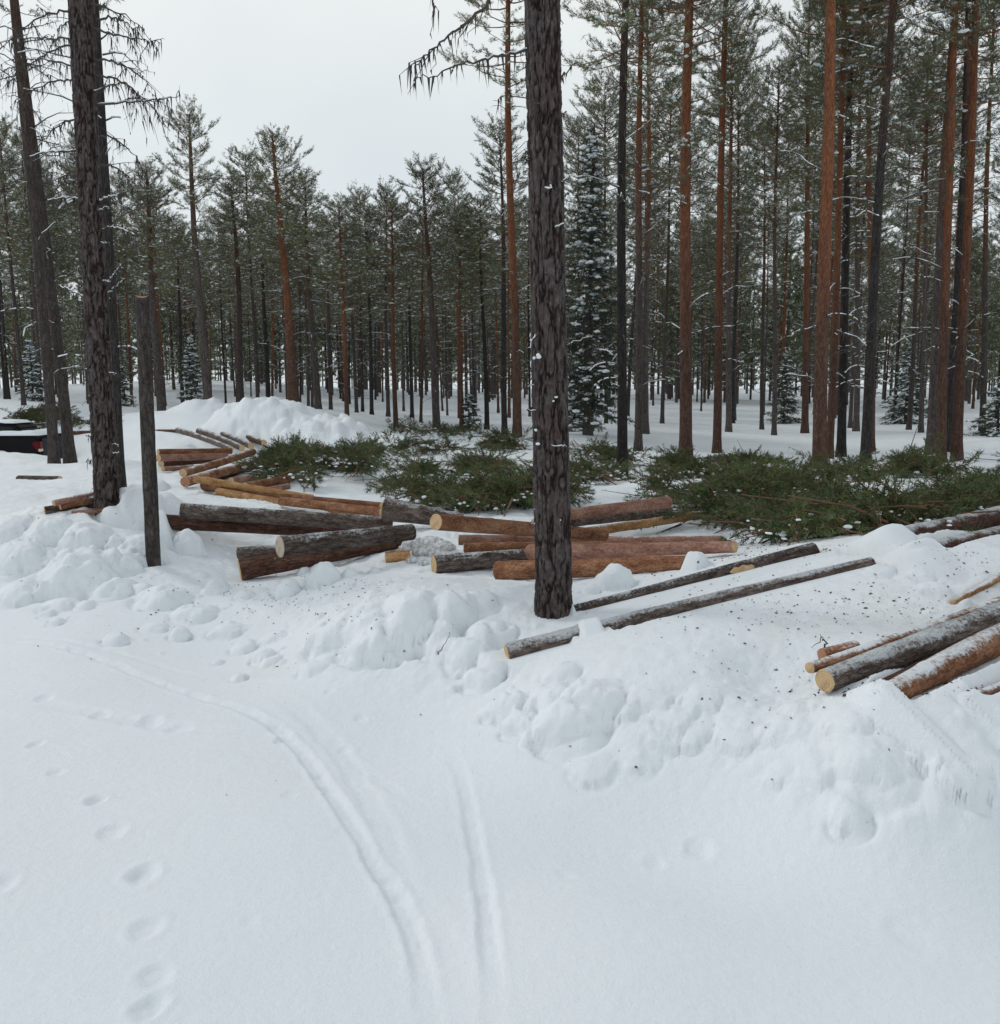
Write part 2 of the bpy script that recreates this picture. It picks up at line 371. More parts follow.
log((386,558),(410,556), 6.5,6, 'yellow',0,'short stubby block of orange log lying alone on the snow', .9, .9)
# left centre big grey logs
log((181,511),(392,524), 8,7, 'grey',1,'long grey snow dusted log above the dark one near the pole', 2.4, 1.5, wood=WOODG)
log((156,521),(350,532), 7.5,6, 'red',0,'long dark log lying in the snow under the long grey log', .7, .7, bury=((.0,.06),))
log((238,553),(370,546), 6,6, 'grey',1,'short visible dark log wedged behind the grey and the reddish log', 2.2, 1.2, wood=WOODG)
log((240,570),(400,540), 10.5,8, 'red',0,'thick reddish brown log lying lowest at the front left of the yard', .9, 1.0)
log((280,547),(412,532), 11,8, 'grey',1,'thick pale grey log with a fresh branch scar lying over the reddish log', 3.2, 2.6, wood=WOODG)
log((385,509),(462,521), 11.5,7, 'grey',1,'thick grey log with tall reddish cut end facing left beyond the fresh scarred log', 2.0, 1.0, wood=WOODR)
# orange logs between
log((281,501),(382,512), 4.5,4.5, 'orange',0,'thin orange log leading up to the tall cut end of the grey log', 1.2, 2)
log((305,499),(382,506), 3.5,3.5, 'orange',0,'thin orange log just behind the one touching the tall cut end', 2.2, 3.4)
log((219,492),(372,517), 4.5,4, 'yellow',0,'long yellow orange log lowest in the sawn fan of logs beside the snow edge', .8, .8)
log((205,485),(318,501), 6,4, 'orange',0,'orange log with round cut end facing left at the tip of the fan', 1.2, .8)
log((196,479),(312,498), 4,3.5, 'yellow',0,'yellowish log whose cut end sits left of the round orange end at the fan tip', 3, 1.5)
log((231,481),(270,476), 3.5,3, 'pink',0,'short thin pink log inside the fan of logs near the slash', 1.2, 1.2)
log((245,487),(288,479), 4.5,4, 'orange',0,'brown orange log poking from the fan toward the green slash', 1.2, 1.6)
log((263,491),(288,487), 3.5,3, 'pink',0,'small pink log end poking out below the brown orange one near the slash', .8, .8)
log((183,473),(253,452,17.5), 4,3.5, 'orange',1,'upper diagonal orange log rising right in the far left fan', 1.6, 1.6)
log((185,482),(259,462,16), 5,4, 'orange',1,'middle diagonal thick log with dark cut end in the far left fan', 1.4, 1.4, wood=WOODR)
log((206,481),(272,460,17), 3.5,3, 'red',0,'thin dark diagonal log under the middle diagonal log of the fan', .7, .7)
log((158,452),(231,451), 3,3, 'orange',0,'topmost horizontal log right behind the broken pole', 3.5, 3.5)
log((158,458),(226,456), 3.5,3, 'pink',0,'second horizontal log from the top behind the broken pole', 2.6, 2.4)
log((161,464),(218,459), 3.5,3, 'red',0,'dark horizontal log near the bottom of the small pile behind the broken pole', 1.2, 1.2)
log((163,469),(193,467), 2.5,2, 'pink',1,'thin pale lowest log of the small pile behind the broken pole', .7, .7)
log((178,430,25.5),(231,449,21.5), 2.8,2.8, 'grey',2,'snow topped dark log, leftmost of the four slanting by the big snow heap', 1.0, 1.4)
log((199,431,25.5),(242,448,22), 3.2,3, 'grey',2,'snow topped dark log, second of the four slanting by the big snow heap', 1.4, 1.8)
log((210,430,26),(251,446,22.5), 3,3, 'grey',2,'snow topped dark log, third of the four slanting by the big snow heap', 2, 2.2)
log((228,431,26),(264,443,23.4), 3,3, 'red',2,'reddish snow topped log, rightmost of the four slanting by the big snow heap', 1.2, 1.6)
# behind the big left pine
log((54,503),(118,490), 3,3, 'pink',1,'thin upper log of the low pile crossing behind the big left pine', 3, 2.5)
log((60,506),(122,494), 4,4, 'orange',1,'middle log of the low pile crossing behind the big left pine', 1.6, 1.6)
log((45,511),(126,500), 4.5,4, 'grey',0,'dark lower log of the low pile crossing behind the big left pine', .8, .8)
log((72,513),(112,510), 2.5,2.5, 'pink',0,'thin pink log at the very bottom of the low pile by the left pine', .6, .6)
log((66,433),(182,431), 2,2, 'red',1,'long thin log lying at the edge of the slash strip far behind the pole', 1.0, 1.0)
log((19,479),(60,479), 3.6,3, 'grey',0,'dark piece of log almost swallowed by flat snow at far left', .1, .1)
# right side
log((508,657),(872,564), 13.5,7, 'grey',2,'long half buried log with orange cut end right of the close pine foot', .3, .1, bury=((.175,.255),))
log((574,612),(815,552), 6.5,10, 'grey',1,'long dark log with pale bark scar rising from snow beside the close pine foot', -.2, .3, bury=((-.03,.01),))
log((890,538),(1075,497), 9,12, 'red',2,'thick snow dusted log, upper one of two at the right edge by the slash', .5, .8, bury=((-.05,.035),))
log((920,551),(1075,519), 8,12, 'red',2,'snow dusted log, lower one of two at the right edge by the slash', .9, 1.0, bury=((-.06,.05),))
log((810,668),(1080,572), 6,8, 'orange',2,'thin tan log on top behind the thickest near log, small cut end facing left', 4.0, 3.2)
log((825,681),(1090,582), 12,18, 'grey',2,'thickest near log with mottled grey bark and yellow cut end at right', 1.3, 1.3)
log((880,690),(1090,592), 9,12, 'red',0,'dark log in the gap beneath the thickest near log at right', .2, .3, wood=WOODR)
log((882,699),(1090,600), 13,17, 'orange',2,'orange log with snow covered top, nearest of the right hand logs', .7, .8, bury=((-.03,.03),))
log((823,656),(856,647), 8,7, 'orange',1,'log end with dark reddish cut face behind the thin tan log', .8, .5, wood=WOODR)
log((965,700),(1060,664), 5,6, 'pink',2,'small log barely showing through snow at the right edge below the orange log', .1, .3, bury=((-.03,.12),))
log((953,602),(1012,570), 3,4, 'yellow',2,'thin crooked yellowish log poking from the snow at far right', .8, 1.2)
LA = np.array([l['a'] for l in LOGS]); LB = np.array([l['b'] for l in LOGS])
for l in LOGS: print('LOG %.1f m  r %.2f-%.2f  y %.1f-%.1f  z %.2f-%.2f  %s' % (np.linalg.norm(l['a'] - l['b']), l['ra'], l['rb'], l['a'][1], l['b'][1], l['a'][2], l['b'][2], l['label'][:50]))

# ------------------------------------------------------------------ snow clods, tracks, prints
def smax(a, b, k): h = np.clip(.5 + .5 * (a - b) / k, 0, 1); return b * (1 - h) + a * h + k * h * (1 - h)
CLODS = [(20,548,28,.7),(84,558,40,.75),(48,524,22,.7),(60,598,18,.4),(112,580,24,.6),(165,588,28,.55),(196,606,22,.5),(228,624,18,.45),(24,582,26,.5),(140,540,26,.7),(85,528,24,.6),(10,520,22,.6),(125,556,22,.6),
 (245,642,14,.6),(240,675,9,.8),(180,632,10,.4),(155,622,14,.4),(275,632,14,.4),(350,612,40,.45),(388,606,48,.6),(430,600,42,.55),(400,640,20,.4),(440,632,24,.55),(472,642,28,.7),(500,652,24,.6),(484,668,22,.7),(455,606,24,.5),(330,632,20,.4),
 (480,594,22,.5),(410,624,24,.5),(322,577,17,1.4),(288,588,13,1.3),(304,570,8,1.2),(350,574,9,.9),(190,540,16,1.6),(614,577,19,1.35),(590,588,10,.8),(480,521,26,.7),(520,524,18,.6),(572,698,40,.75),(546,690,24,.6),(598,690,26,.6),(560,665,22,.5),(640,752,20,.26),(592,752,26,.25),
 (848,804,24,.62),(872,733,44,.42),(985,755,36,.34),(740,722,26,.22),(690,720,22,.25),(650,690,22,.3),(620,705,18,.3),(700,690,20,.28),(790,726,18,.2),(930,742,20,.2),
 (860,543,16,.6),(828,549,12,.5),(896,546,16,.6),(875,562,18,.35),(935,585,16,.4),(960,598,12,.5),(920,570,14,.4),(136,494,34,.95),(150,480,20,.7),(168,500,18,.9),(118,505,18,.9),(490,624,26,.5),(530,645,18,.45),(260,560,8,.5),(215,585,14,.5),(375,568,7,.8),(1010,720,30,.3)]
clods = []
for px, py, rp, k in CLODS:
    g = ground_at(px, py + rp * .4); r = rp * g[1] / FPX; clods.append((g[0], g[1], r, k * r * .8, .35))
for i in range(150):                                  # small random ones along the banks
    px = rng.uniform(0, 1000) ** 1.0; px = px if px < 540 else rng.uniform(0, 1000); lo, hi = (np.interp(px, [0, 300, 500, 700, 1000], [520, 560, 600, 660, 705]), np.interp(px, [0, 250, 420, 600, 1000], [625, 680, 690, 770, 800]))
    g = ground_at(px, rng.uniform(lo, hi)); r = rng.uniform(1, 1) * (.02 + .075 * rng.random() ** 2.2)
    clods.append((g[0], g[1], r, r * rng.uniform(.35, .7) * (1 if px < 520 else .5), .3))
TR = [([(0,640),(60,652),(130,672),(200,695),(250,715),(290,738),(318,770),(348,820),(373,862),(392,888),(410,920),(424,970),(432,1023)], .030, .024),
      ([(0,636),(60,646),(120,656),(200,672)], .03, .012), ([(450,750),(466,790),(478,850),(485,900),(491,960),(496,1023)], .030, .015),
      ([(335,742),(380,775),(428,808)], .03, .007), ([(268,690),(310,722),(345,752),(370,800),(392,850),(402,890)], .05, .008), ([(398,888),(430,912),(452,960),(460,1023)], .05, .009),
      ([(20,702),(60,708),(100,715),(160,728),(265,735)], .05, .013)]
TRW = [([atz(x, y, 0)[:2] for x, y in pl], w, d) for pl, w, d in TR]
PRINTS = [(95,800,.07,.025),(112,832,.09,.02),(143,874,.085,.03),(147,927,.08,.022),(156,975,.08,.018),(150,1008,.07,.03),(35,745,.06,.018),(56,773,.06,.014),(2,885,.08,.02),(700,842,.09,.018),(655,850,.07,.01),(280,742,.05,.02),(290,795,.06,.008),(45,700,.08,.018),(100,717,.08,.02),(150,722,.1,.02),(180,730,.1,.014),(640,905,.05,.004),(875,852,.12,.008),(910,930,.12,.008),(250,920,.05,.004),(340,835,.04,.005),(565,870,.06,.006),(330,700,.05,.012),(360,720,.06,.012),(345,745,.06,.012)]
PW = [(*atz(x, y, 0)[:2], r, d) for x, y, r, d in PRINTS]
def pdist(x, y, pl):
    best = np.full(x.shape, 1e9)
    for (ax, ay), (bx, by) in zip(pl[:-1], pl[1:]):
        dx, dy = bx - ax, by - ay; t = np.clip(((x - ax) * dx + (y - ay) * dy) / (dx * dx + dy * dy), 0, 1)
        best = np.minimum(best, np.hypot(x - ax - t * dx, y - ay - t * dy))
    return best
def chaikin(p, n=3):
    p = np.array(p)
    for _ in range(n):
        q = np.concatenate([p[:1], np.stack([.75 * p[:-1] + .25 * p[1:], .25 * p[:-1] + .75 * p[1:]], 1).reshape(-1, 2), p[-1:]]); p = q
    return p
def height(X, Y):
    sh = X.shape; X = X.ravel(); Y = Y.ravel()
    H = (_mac(X, Y) if len(X) > 5000 else macro(X, Y)); PX, PY = proj(np.stack([X, Y, H], -1)); ok = Y > 1
    near = np.clip((16 - Y) / 4, 0, 1) * (Y > 0)
    bank = np.clip((H - .035) / .12, 0, 1) * near
    # the smooth crust on the right-hand rise behind the ridge
    crust = np.clip((PX - 540) / 60, 0, 1) * np.clip((690 - PY) / 30, 0, 1)
    rough = bank * (1 - .72 * crust) * np.interp(PX, [250, 500, 620, 1000], [.55, .42, .28, .26]) * np.clip(1.2 - .0 * PX, 0, 1)
    # undulation
    H += .010 * fbm(X * .9, Y * .9, 3, 3) + .05 * fbm(X * .35, Y * .35, 9, 3) * np.clip((Y - 7) / 8, 0, 1) * np.clip(1.2 - near * .5, 0, 1)
    H += rough * (.045 * fbm(X * 2.1, Y * 2.1, 21, 4) + .02 * fbm(X * 7, Y * 7, 27, 3))
    H += .0025 * fbm(X * 6, Y * 6, 33, 3) * near + bank * (.009 * fbm(X * 19, Y * 19, 35, 4) + .006 * np.abs(fbm(X * 9, Y * 9, 37, 3)))
    m1 = np.clip(vn(X * 1.3, Y * 1.3, 41) * 1.6 + .25, 0, 1)
    for s, amp, sd in ((2.6, .055, 50), (5.5, .034, 60), (12, .018, 70), (24, .010, 75)):
        i = rough > .02
        f, rid = worley(X[i] + .15 * fbm(X[i] * 3, Y[i] * 3, 5, 2), Y[i], sd) if s < 0 else worley(X[i] * s + .25 * vn(X[i] * s * 2, Y[i] * s * 2, 5), Y[i] * s + .25 * vn(X[i] * s * 2, Y[i] * s * 2, 6), sd)
        H[i] += rough[i] * m1[i] * amp * rid ** 1.6 * np.clip(1 - (f / .66) ** 2, 0, 1) ** .8
    # log yard unevenness
    yard = np.clip((Y - 8) / 3, 0, 1) * np.clip((30 - Y) / 6, 0, 1)
    H += yard * .08 * fbm(X * 1.2, Y * 1.2, 80, 4)
    # far banks
    M_ = np.zeros_like(H)
    for (mx, my, md, mh, rx, ry) in ((274,430,26,.98,2.3,2.0), (318,436,25.2,.74,2.3,1.9), (360,440,24.6,.36,2.3,1.5), (210,434,29,.34,1.3,.9)):
        P_ = at(mx, my, md); xw = X + .25 * fbm(X * .9, Y * .9, 92, 3); d = np.hypot((xw - P_[0]) / rx, (Y - P_[1]) / ry); i = d < 1
        M_[i] = smax(M_[i], mh * (1 - d[i] ** 2) ** 1.1, .12)
    i = M_ > .02; k_ = np.clip(M_[i] / .4, 0, 1)
    H[i] += M_[i] + k_ * (.10 * fbm(X[i] * 1.4, Y[i] * 1.4, 93, 3) + .07 * fbm(X[i] * 4, Y[i] * 4, 95, 4))
    f_, rd = worley(X[i] * 2.6, Y[i] * 2.6, 97); H[i] += k_ * .16 * rd ** 1.5 * np.clip(1 - (f_ / .6) ** 2, 0, 1)
    # clods with an undercut dent on the side facing away from the bank
    for (cx, cy, r, hh, sink) in clods:
        i = np.nonzero((np.abs(X - cx) < r * 2.4) & (np.abs(Y - cy) < r * 2.4))[0]
        if not len(i): continue
        x = X[i] - cx; y = Y[i] - cy; w = 1 + .22 * vn(x / r * 1.5 + cx * 9, y / r * 1.5 + cy * 5, 3) + .10 * vn(x / r * 4 + cy * 3, y / r * 4, 4) + .04 * vn(x / r * 9, y / r * 9, 5)
        q = np.hypot(x, y) / (r * w); g = H[i]; hv = hh * (1 + .13 * vn(x / r * 2.2 + cy * 7, y / r * 2.2, 8) + .05 * vn(x / r * 6, y / r * 6 + cx, 9))
        dent = -.34 * hh * np.exp(-((np.hypot(x, y + r * .35) / r - 1.0) / .16) ** 2) * (y < -.2 * r)
        g0 = float(np.median(g)) - hh * .12
        cap = .3 * g0 + .7 * g + hv * np.clip(1 - q ** 2.2, 0, 1) ** .7
        H[i] = np.where(q < 1.25, smax(g + dent, np.where(q <= 1, cap, g + dent - .1), .01 + .10 * r), g + dent)
    for pl, w, d in TRW:
        p = chaikin(pl); i = np.nonzero((X > p[:, 0].min() - .5) & (X < p[:, 0].max() + .5) & (Y > p[:, 1].min() - .5) & (Y < p[:, 1].max() + .5))[0]
        x = X[i] + .012 * fbm(X[i] * 7, Y[i] * 7, 5, 3); y = Y[i] + .012 * fbm(X[i] * 7, Y[i] * 7, 6, 3); q = pdist(x, y, p)
        dd = d * (.8 + .5 * fbm(x * 3, y * 3, 8, 2)) * np.clip(np.hypot(X[i] - p[0, 0], Y[i] - p[0, 1]) / .7, .05, 1) * np.clip(np.hypot(X[i] - p[-1, 0], Y[i] - p[-1, 1]) / .3, .2, 1) * .95; w = w * 1.05
        H[i] += -dd * np.clip(1.25 - (q / w) ** 2 * 1.1, 0, 1) ** .8 + .22 * dd * np.exp(-((q - w * 1.45) / (w * .4)) ** 2) + .45 * dd * fbm(x * 18, y * 18, 12, 3) * np.exp(-(q / w / 1.5) ** 4)
    for x0, y0, r, d in PW:
        i = np.nonzero((np.abs(X - x0) < r * 3) & (np.abs(Y - y0) < r * 3))[0]
        q = np.hypot((X[i] - x0) / r, (Y[i] - y0) / (r * 1.25)) * 2.0 * (1 + .16 * vn(X[i] * 18, Y[i] * 18, 2))
        H[i] += -d * .75 * np.exp(-q ** 4) * (1 + .4 * fbm(X[i] * 22, Y[i] * 22, 15, 3)) + .10 * d * np.exp(-((q - 1.5) / .35) ** 2)
    # hollow near the right log ends
    for (px, py, r, dz) in ((790,668,.24,.09),(752,655,.16,.04),(905,742,.12,.05)):
        g = ground_at(px, py); H -= dz * np.exp(-(((X - g[0]) ** 2 + (Y - g[1]) ** 2) / r ** 2) ** 1.5)
    # seat every log in the snow
    for l in LOGS:
        if l['a'][1] > 21: continue
        a, b = l['a'], l['b']; mr = max(l['ra'], l['rb'])
        i = np.nonzero((X > min(a[0], b[0]) - 4 * mr) & (X < max(a[0], b[0]) + 4 * mr) & (Y > min(a[1], b[1]) - 4 * mr) & (Y < max(a[1], b[1]) + 4 * mr))[0]
        dx, dy = b[0] - a[0], b[1] - a[1]; L2 = dx * dx + dy * dy
        t = ((X[i] - a[0]) * dx + (Y[i] - a[1]) * dy) / L2; tc = np.clip(t, -.6 * mr / math.sqrt(L2), 1 + .3 * mr / math.sqrt(L2))
        q = np.hypot(X[i] - a[0] - tc * dx, Y[i] - a[1] - tc * dy); tt = np.clip(t, 0, 1)
        rr = l['ra'] + (l['rb'] - l['ra']) * tt; zz = a[2] + (b[2] - a[2]) * tt
        bur = np.zeros(len(i))
        for (t0, t1) in l['bury']: bur = np.maximum(bur, np.clip(np.minimum(t - t0, t1 - t) / .035 + .5, 0, 1) if t1 > t0 else 0)
        lim = zz - .75 * rr + np.clip(q / rr - 1.0, 0, 9) * rr * (1.1 if a[1] < 20 else 5)
        lim = lim + rr * .35 * fbm(X[i] * 5, Y[i] * 5, 14, 3)
        if 'half buried' in l['label'] or 'rising from snow' in l['label']:      # sunk to mid height in the crust
            lim = np.maximum(lim, zz + .12 * rr); H[i] = np.maximum(H[i], np.where((t > -.01) & (t < 1.01), zz + rr * (.22 + .25 * fbm(X[i] * 4, Y[i] * 4, 19, 3)) - np.clip(q / rr - 1.3, 0, 9) * rr * .45, -9))
        lim = lim + bur * 2.0 * rr
        H[i] = np.where(bur > 0, np.maximum(np.minimum(H[i], lim), zz + rr * 1.45 * bur - np.clip(q / rr - .5, 0, 9) * rr * .65 - (1 - bur) * rr * 1.5), np.minimum(H[i], lim))
    return H.reshape(sh)
def _mac(X, Y):          # smooth, so sample it coarsely in the sheet and interpolate
    n_c = len(ucol_); XX = X.reshape(-1, n_c); YY = Y.reshape(-1, n_c); ri = np.unique(np.r_[0:XX.shape[0]:5, XX.shape[0] - 1]); ci = np.unique(np.r_[0:9, 8:n_c - 8:8, n_c - 9:n_c])
    C = macro(XX[np.ix_(ri, ci)], YY[np.ix_(ri, ci)]); T = np.stack([np.interp(np.arange(n_c), ci, r_) for r_ in C])
    k = np.clip(np.searchsorted(ri, np.arange(XX.shape[0]), side='right') - 1, 0, len(ri) - 2); f = ((np.arange(XX.shape[0]) - ri[k]) / (ri[k + 1] - ri[k]))[:, None]
    return (T[k] * (1 - f) + T[k + 1] * f).ravel()
rows = np.concatenate([np.arange(-8, 1.6, .25), np.arange(1.6, 4.2, .0125), np.arange(4.2, 9, .0185), np.arange(9, 16, .045), np.arange(16, 45, .15), 45 * np.exp(np.linspace(0, math.log(420 / 45.), 60))])
u = np.linspace(-1, 1, 880); ue = np.array([1.06, 1.15, 1.35, 1.8, 3, 8, 30, 100])
ucol = np.concatenate([-ue[::-1], u, ue])
ucol_ = ucol; wid = .60 * np.maximum(rows, 0) + 1.9
Xg = wid[:, None] * ucol[None]; Xg = np.clip(Xg, -420, 420) if False else Xg
far_w = np.abs(ucol) > 1
Xg = np.where(far_w[None], np.sign(ucol)[None] * (wid[:, None] + (np.abs(ucol)[None] - 1) * 6), Xg)
Yg = np.broadcast_to(rows[:, None], Xg.shape).copy()
Hg = height(Xg, Yg)
nr, nc = Xg.shape
ii = (np.arange(nr - 1)[:, None] * nc + np.arange(nc - 1)[None]).ravel()
me = make_mesh('snow_ground', np.stack([Xg, Yg, Hg], -1).reshape(-1, 3), np.stack([ii, ii + 1, ii + nc + 1, ii + nc], -1), mats=[SNOW])
# litter attribute: bits of bark and needles lie round the logs
PXg, PYg = proj(np.stack([Xg.ravel(), Yg.ravel(), Hg.ravel()], -1))
lit = np.clip((PXg - 640) / 160, 0, 1) * np.clip((705 - PYg) / 30, 0, 1) * .9
lit = np.maximum(lit, np.exp(-((PXg - 840) / 130) ** 2 - ((PYg - 610) / 50) ** 2) * 1.2)
lit = np.maximum(lit, np.exp(-((PXg - 330) / 110) ** 2 - ((PYg - 605) / 26) ** 2) * .55)
lit = np.maximum(lit, np.exp(-((PXg - 255) / 40) ** 2 - ((PYg - 670) / 10) ** 2) * .8)
lit = np.maximum(lit, np.exp(-((PXg - 720) / 220) ** 2 - ((PYg - 730) / 40) ** 2) * .35)
lit = np.maximum(lit, ((PYg > 425) & (PYg < 545)) * .55) * (Yg.ravel() > 1) * (Yg.ravel() < 35)
a_ = me.attributes.new('litter', 'FLOAT', 'POINT'); a_.data.foreach_set('value', lit.astype(np.float32))
g = new_obj('snow_ground', me); tag(g, kind='structure')
print('terrain', round(time.time() - T0, 1))
def gz(x, y): return float(height(np.array([float(x)]), np.array([float(y)]))[0])
# fast interpolated lookup in the finished sheet
def gzv(x, y):
    x = np.asarray(x, float); y = np.asarray(y, float)
    ri = np.clip(np.searchsorted(rows, y) - 1, 0, nr - 2); fy = np.clip((y - rows[ri]) / (rows[ri + 1] - rows[ri]), 0, 1)
    def rowv(r):
        w = wid[r]; uu = np.clip(x / w, -1, 1); c = (uu + 1) / 2 * (len(u) - 1); c0 = np.clip(np.floor(c).astype(int), 0, len(u) - 2); f = c - c0; o = len(ue)
        return Hg[r, c0 + o] * (1 - f) + Hg[r, c0 + 1 + o] * f
    return rowv(ri) * (1 - fy) + rowv(ri + 1) * fy

# ------------------------------------------------------------------ build logs
def build_log(l, idx):
    a, b = l['a'], l['b']; L = float(np.linalg.norm(b - a)); k = 40; near = a[1] < 12
    n = int(np.clip(L / (.025 if near else .06), 12, 190)); k = 44 if near else 20
    th = np.arange(k) * 2 * math.pi / k; xs = np.linspace(0, L, n)
    TH, XS = np.meshgrid(th, xs); ra, rb = l['ra'], l['rb']
    rad = ra + (rb - ra) * (XS / L)
    rough = .05 if l['col'] in ('grey', 'red') else .018
    nz = cyl_noise(TH, XS, ra, 6, 14, idx * 7 + 1); rid = 1 - np.abs(cyl_noise(TH, XS, ra, 4, 22, idx * 7 + 3)) * 2
    rad = rad * (1 + .06 * cyl_noise(TH, XS, ra, 1.6, 3, idx * 7 + 2) + rough * nz + rough * .9 * np.clip(rid, -1, .6))
    kz = rng.random(6) * L; kt = rng.random(6) * 6.28                   # knots
    for z0, t0 in zip(kz, kt): rad = rad + .17 * ra * np.exp(-((XS - z0) / .04) ** 2 - ((np.angle(np.exp(1j * (TH - t0)))) / .3) ** 2)
    bend = .016 * L * np.sin(XS / L * math.pi) * rng.uniform(-1, 1)
    V = np.stack([XS, rad * np.cos(TH) + bend, rad * np.sin(TH)], -1).reshape(-1, 3)
    i = np.arange(k); j = (i + 1) % k; base = (np.arange(n - 1) * k)[:, None]
    Q = np.stack([base + i, base + j, base + j + k, base + i + k], -1).reshape(-1, 4)
    root = new_obj('pine_log', None); root.empty_display_size = .2
    d = (b - a) / L; q = Vector((1, 0, 0)).rotation_difference(Vector(d)); root.location = a; root.rotation_mode = 'QUATERNION'; root.rotation_quaternion = q
    new_obj('bark', make_mesh('log_bark', V, Q, mats=[LM[l['col'], l['dust']]]), root)
    for e in (0, 1):
        rw = V[(0 if e == 0 else (n - 1) * k):][:k].copy(); c = rw.mean(0); s = -1 if e == 0 else 1
        sh = np.array([(.004 + .002 * rng.random()) * s, 0, 0])
        r1 = c + (rw - c) * 1.0; r1[:, 0] = rw[:, 0]; r2 = c + (rw - c) * .93 + sh; r3 = c + (rw - c) * .5 + sh * 1.4; c0 = (c + sh * 1.5)[None]
        W = np.concatenate([r1, r2, r3, c0]); Qn = np.concatenate([np.stack([i, j, j + k, i + k], -1), np.stack([i + k, j + k, j + 2 * k, i + 2 * k], -1)])
        W[:, 0] += (W[:, 1] * rng.uniform(-.12, .12) + W[:, 2] * rng.uniform(-.12, .12)) * 0
        Tn = np.stack([i + 2 * k, j + 2 * k, np.full(k, 3 * k)], -1)
        if e == 0: Qn = Qn[:, ::-1]; Tn = Tn[:, ::-1]
        new_obj('cut_end', make_mesh('cut_end', W, Qn, Tn, mats=[l['wood']], smooth=False), root)
    if 'scar' in l['label']:                                          # a pale strip where a branch was torn off
        f = .40 if 'branch scar' in l['label'] else .68
        cx = f * L; ln = .075 if 'branch' in l['label'] else .08; pv = []; m = 14
        view = np.array([0, 0, CZ]) - (a + d * cx); qi = q.inverted() @ Vector(view); t0 = math.atan2(qi.z, qi.y) - .1
        for s_ in np.linspace(-1, 1, m):
            hw = .42 * math.sqrt(max(0, 1 - s_ * s_)) * (1 + .25 * math.sin(s_ * 9)); rr = (ra + (rb - ra) * f) * 1.075
            for w_ in (-1, -.3, .3, 1): t = t0 + w_ * hw; pv.append((cx + s_ * ln, (rr - .004 * abs(w_)) * math.cos(t), (rr - .004 * abs(w_)) * math.sin(t)))
        Qs = [(r_ * 4 + c_, r_ * 4 + c_ + 1, r_ * 4 + c_ + 5, r_ * 4 + c_ + 4) for r_ in range(m - 1) for c_ in range(3)]
        new_obj('bark_scar', make_mesh('bark_scar', pv, Qs, mats=[WOOD]), root)
    tag(root, l['label'], 'log', 'felled pine logs in the clearing')
for n_, l in enumerate(LOGS): build_log(l, n_)

# ------------------------------------------------------------------ tree generators
def trunk_mesh(H, r0, k, n, seed, mats, rough=.05, wob=.04, flare=.35, fine=False, top=.12):
    if fine: zs = np.concatenate([np.arange(-.5, 5.2, .011), np.linspace(5.25, H, 60)])
    else: zs = np.concatenate([np.linspace(-.6, 1, max(4, n // 8)), np.linspace(1.2, H, n)])
    th = np.arange(k) * 2 * math.pi / k; TH, Z = np.meshgrid(th, zs)
    t = np.clip(Z / H, 0, 1)
    rad = r0 * (top + (1 - top) * (1 - t) ** .62) * (1 + flare * np.exp(-np.clip(Z, 0, 9) / .22) * (1 + .3 * np.sin(TH * 5 + seed)))
    rad = rad * (1 + rough * cyl_noise(TH, Z, r0, 5, 14, seed) + .03 * cyl_noise(TH, Z, r0, 1, 3, seed + 5))
    if fine:
        w = cyl_noise(TH, Z, r0, 3, 8, seed + 31) * .35
        pl = np.abs(cyl_noise(np.mod(TH + w * .35, 2 * math.pi), Z, r0, 7.5, 24, seed + 33)); pl2 = np.abs(cyl_noise(np.mod(TH + w * .2, 2 * math.pi), Z, r0, 24, 44, seed + 37))
        plate = np.clip(pl * 3.4, 0, 1) * .68 + np.clip(pl2 * 4, 0, 1) * .32
        rad = rad + (plate - .75) * .016 + .003 * cyl_noise(TH, Z, r0, 25, 60, seed + 41)
        horiz = np.abs(vn(Z * 6 + 2 * vn(TH * 3, Z * 2, 3), TH * 4, 77)); rad = rad - .004 * (horiz < .06)
    cx = wob * np.sin(Z * .45 + seed) * t ** .5 * 2; cy = wob * np.cos(Z * .38 + seed * 2) * t ** .5 * 2
    V = np.stack([cx + rad * np.cos(TH), cy + rad * np.sin(TH), Z], -1).reshape(-1, 3); m = len(zs)
    i = np.arange(k); j = (i + 1) % k; base = (np.arange(m - 1) * k)[:, None]
    Q = np.stack([base + i, base + j, base + j + k, base + i + k], -1).reshape(-1, 4)
    me = make_mesh('trunk', V, Q, mats=mats)
    if fine:
        at_ = me.attributes.new('plate', 'FLOAT', 'POINT'); at_.data.foreach_set('value', plate.ravel().astype(np.float32))
    return me
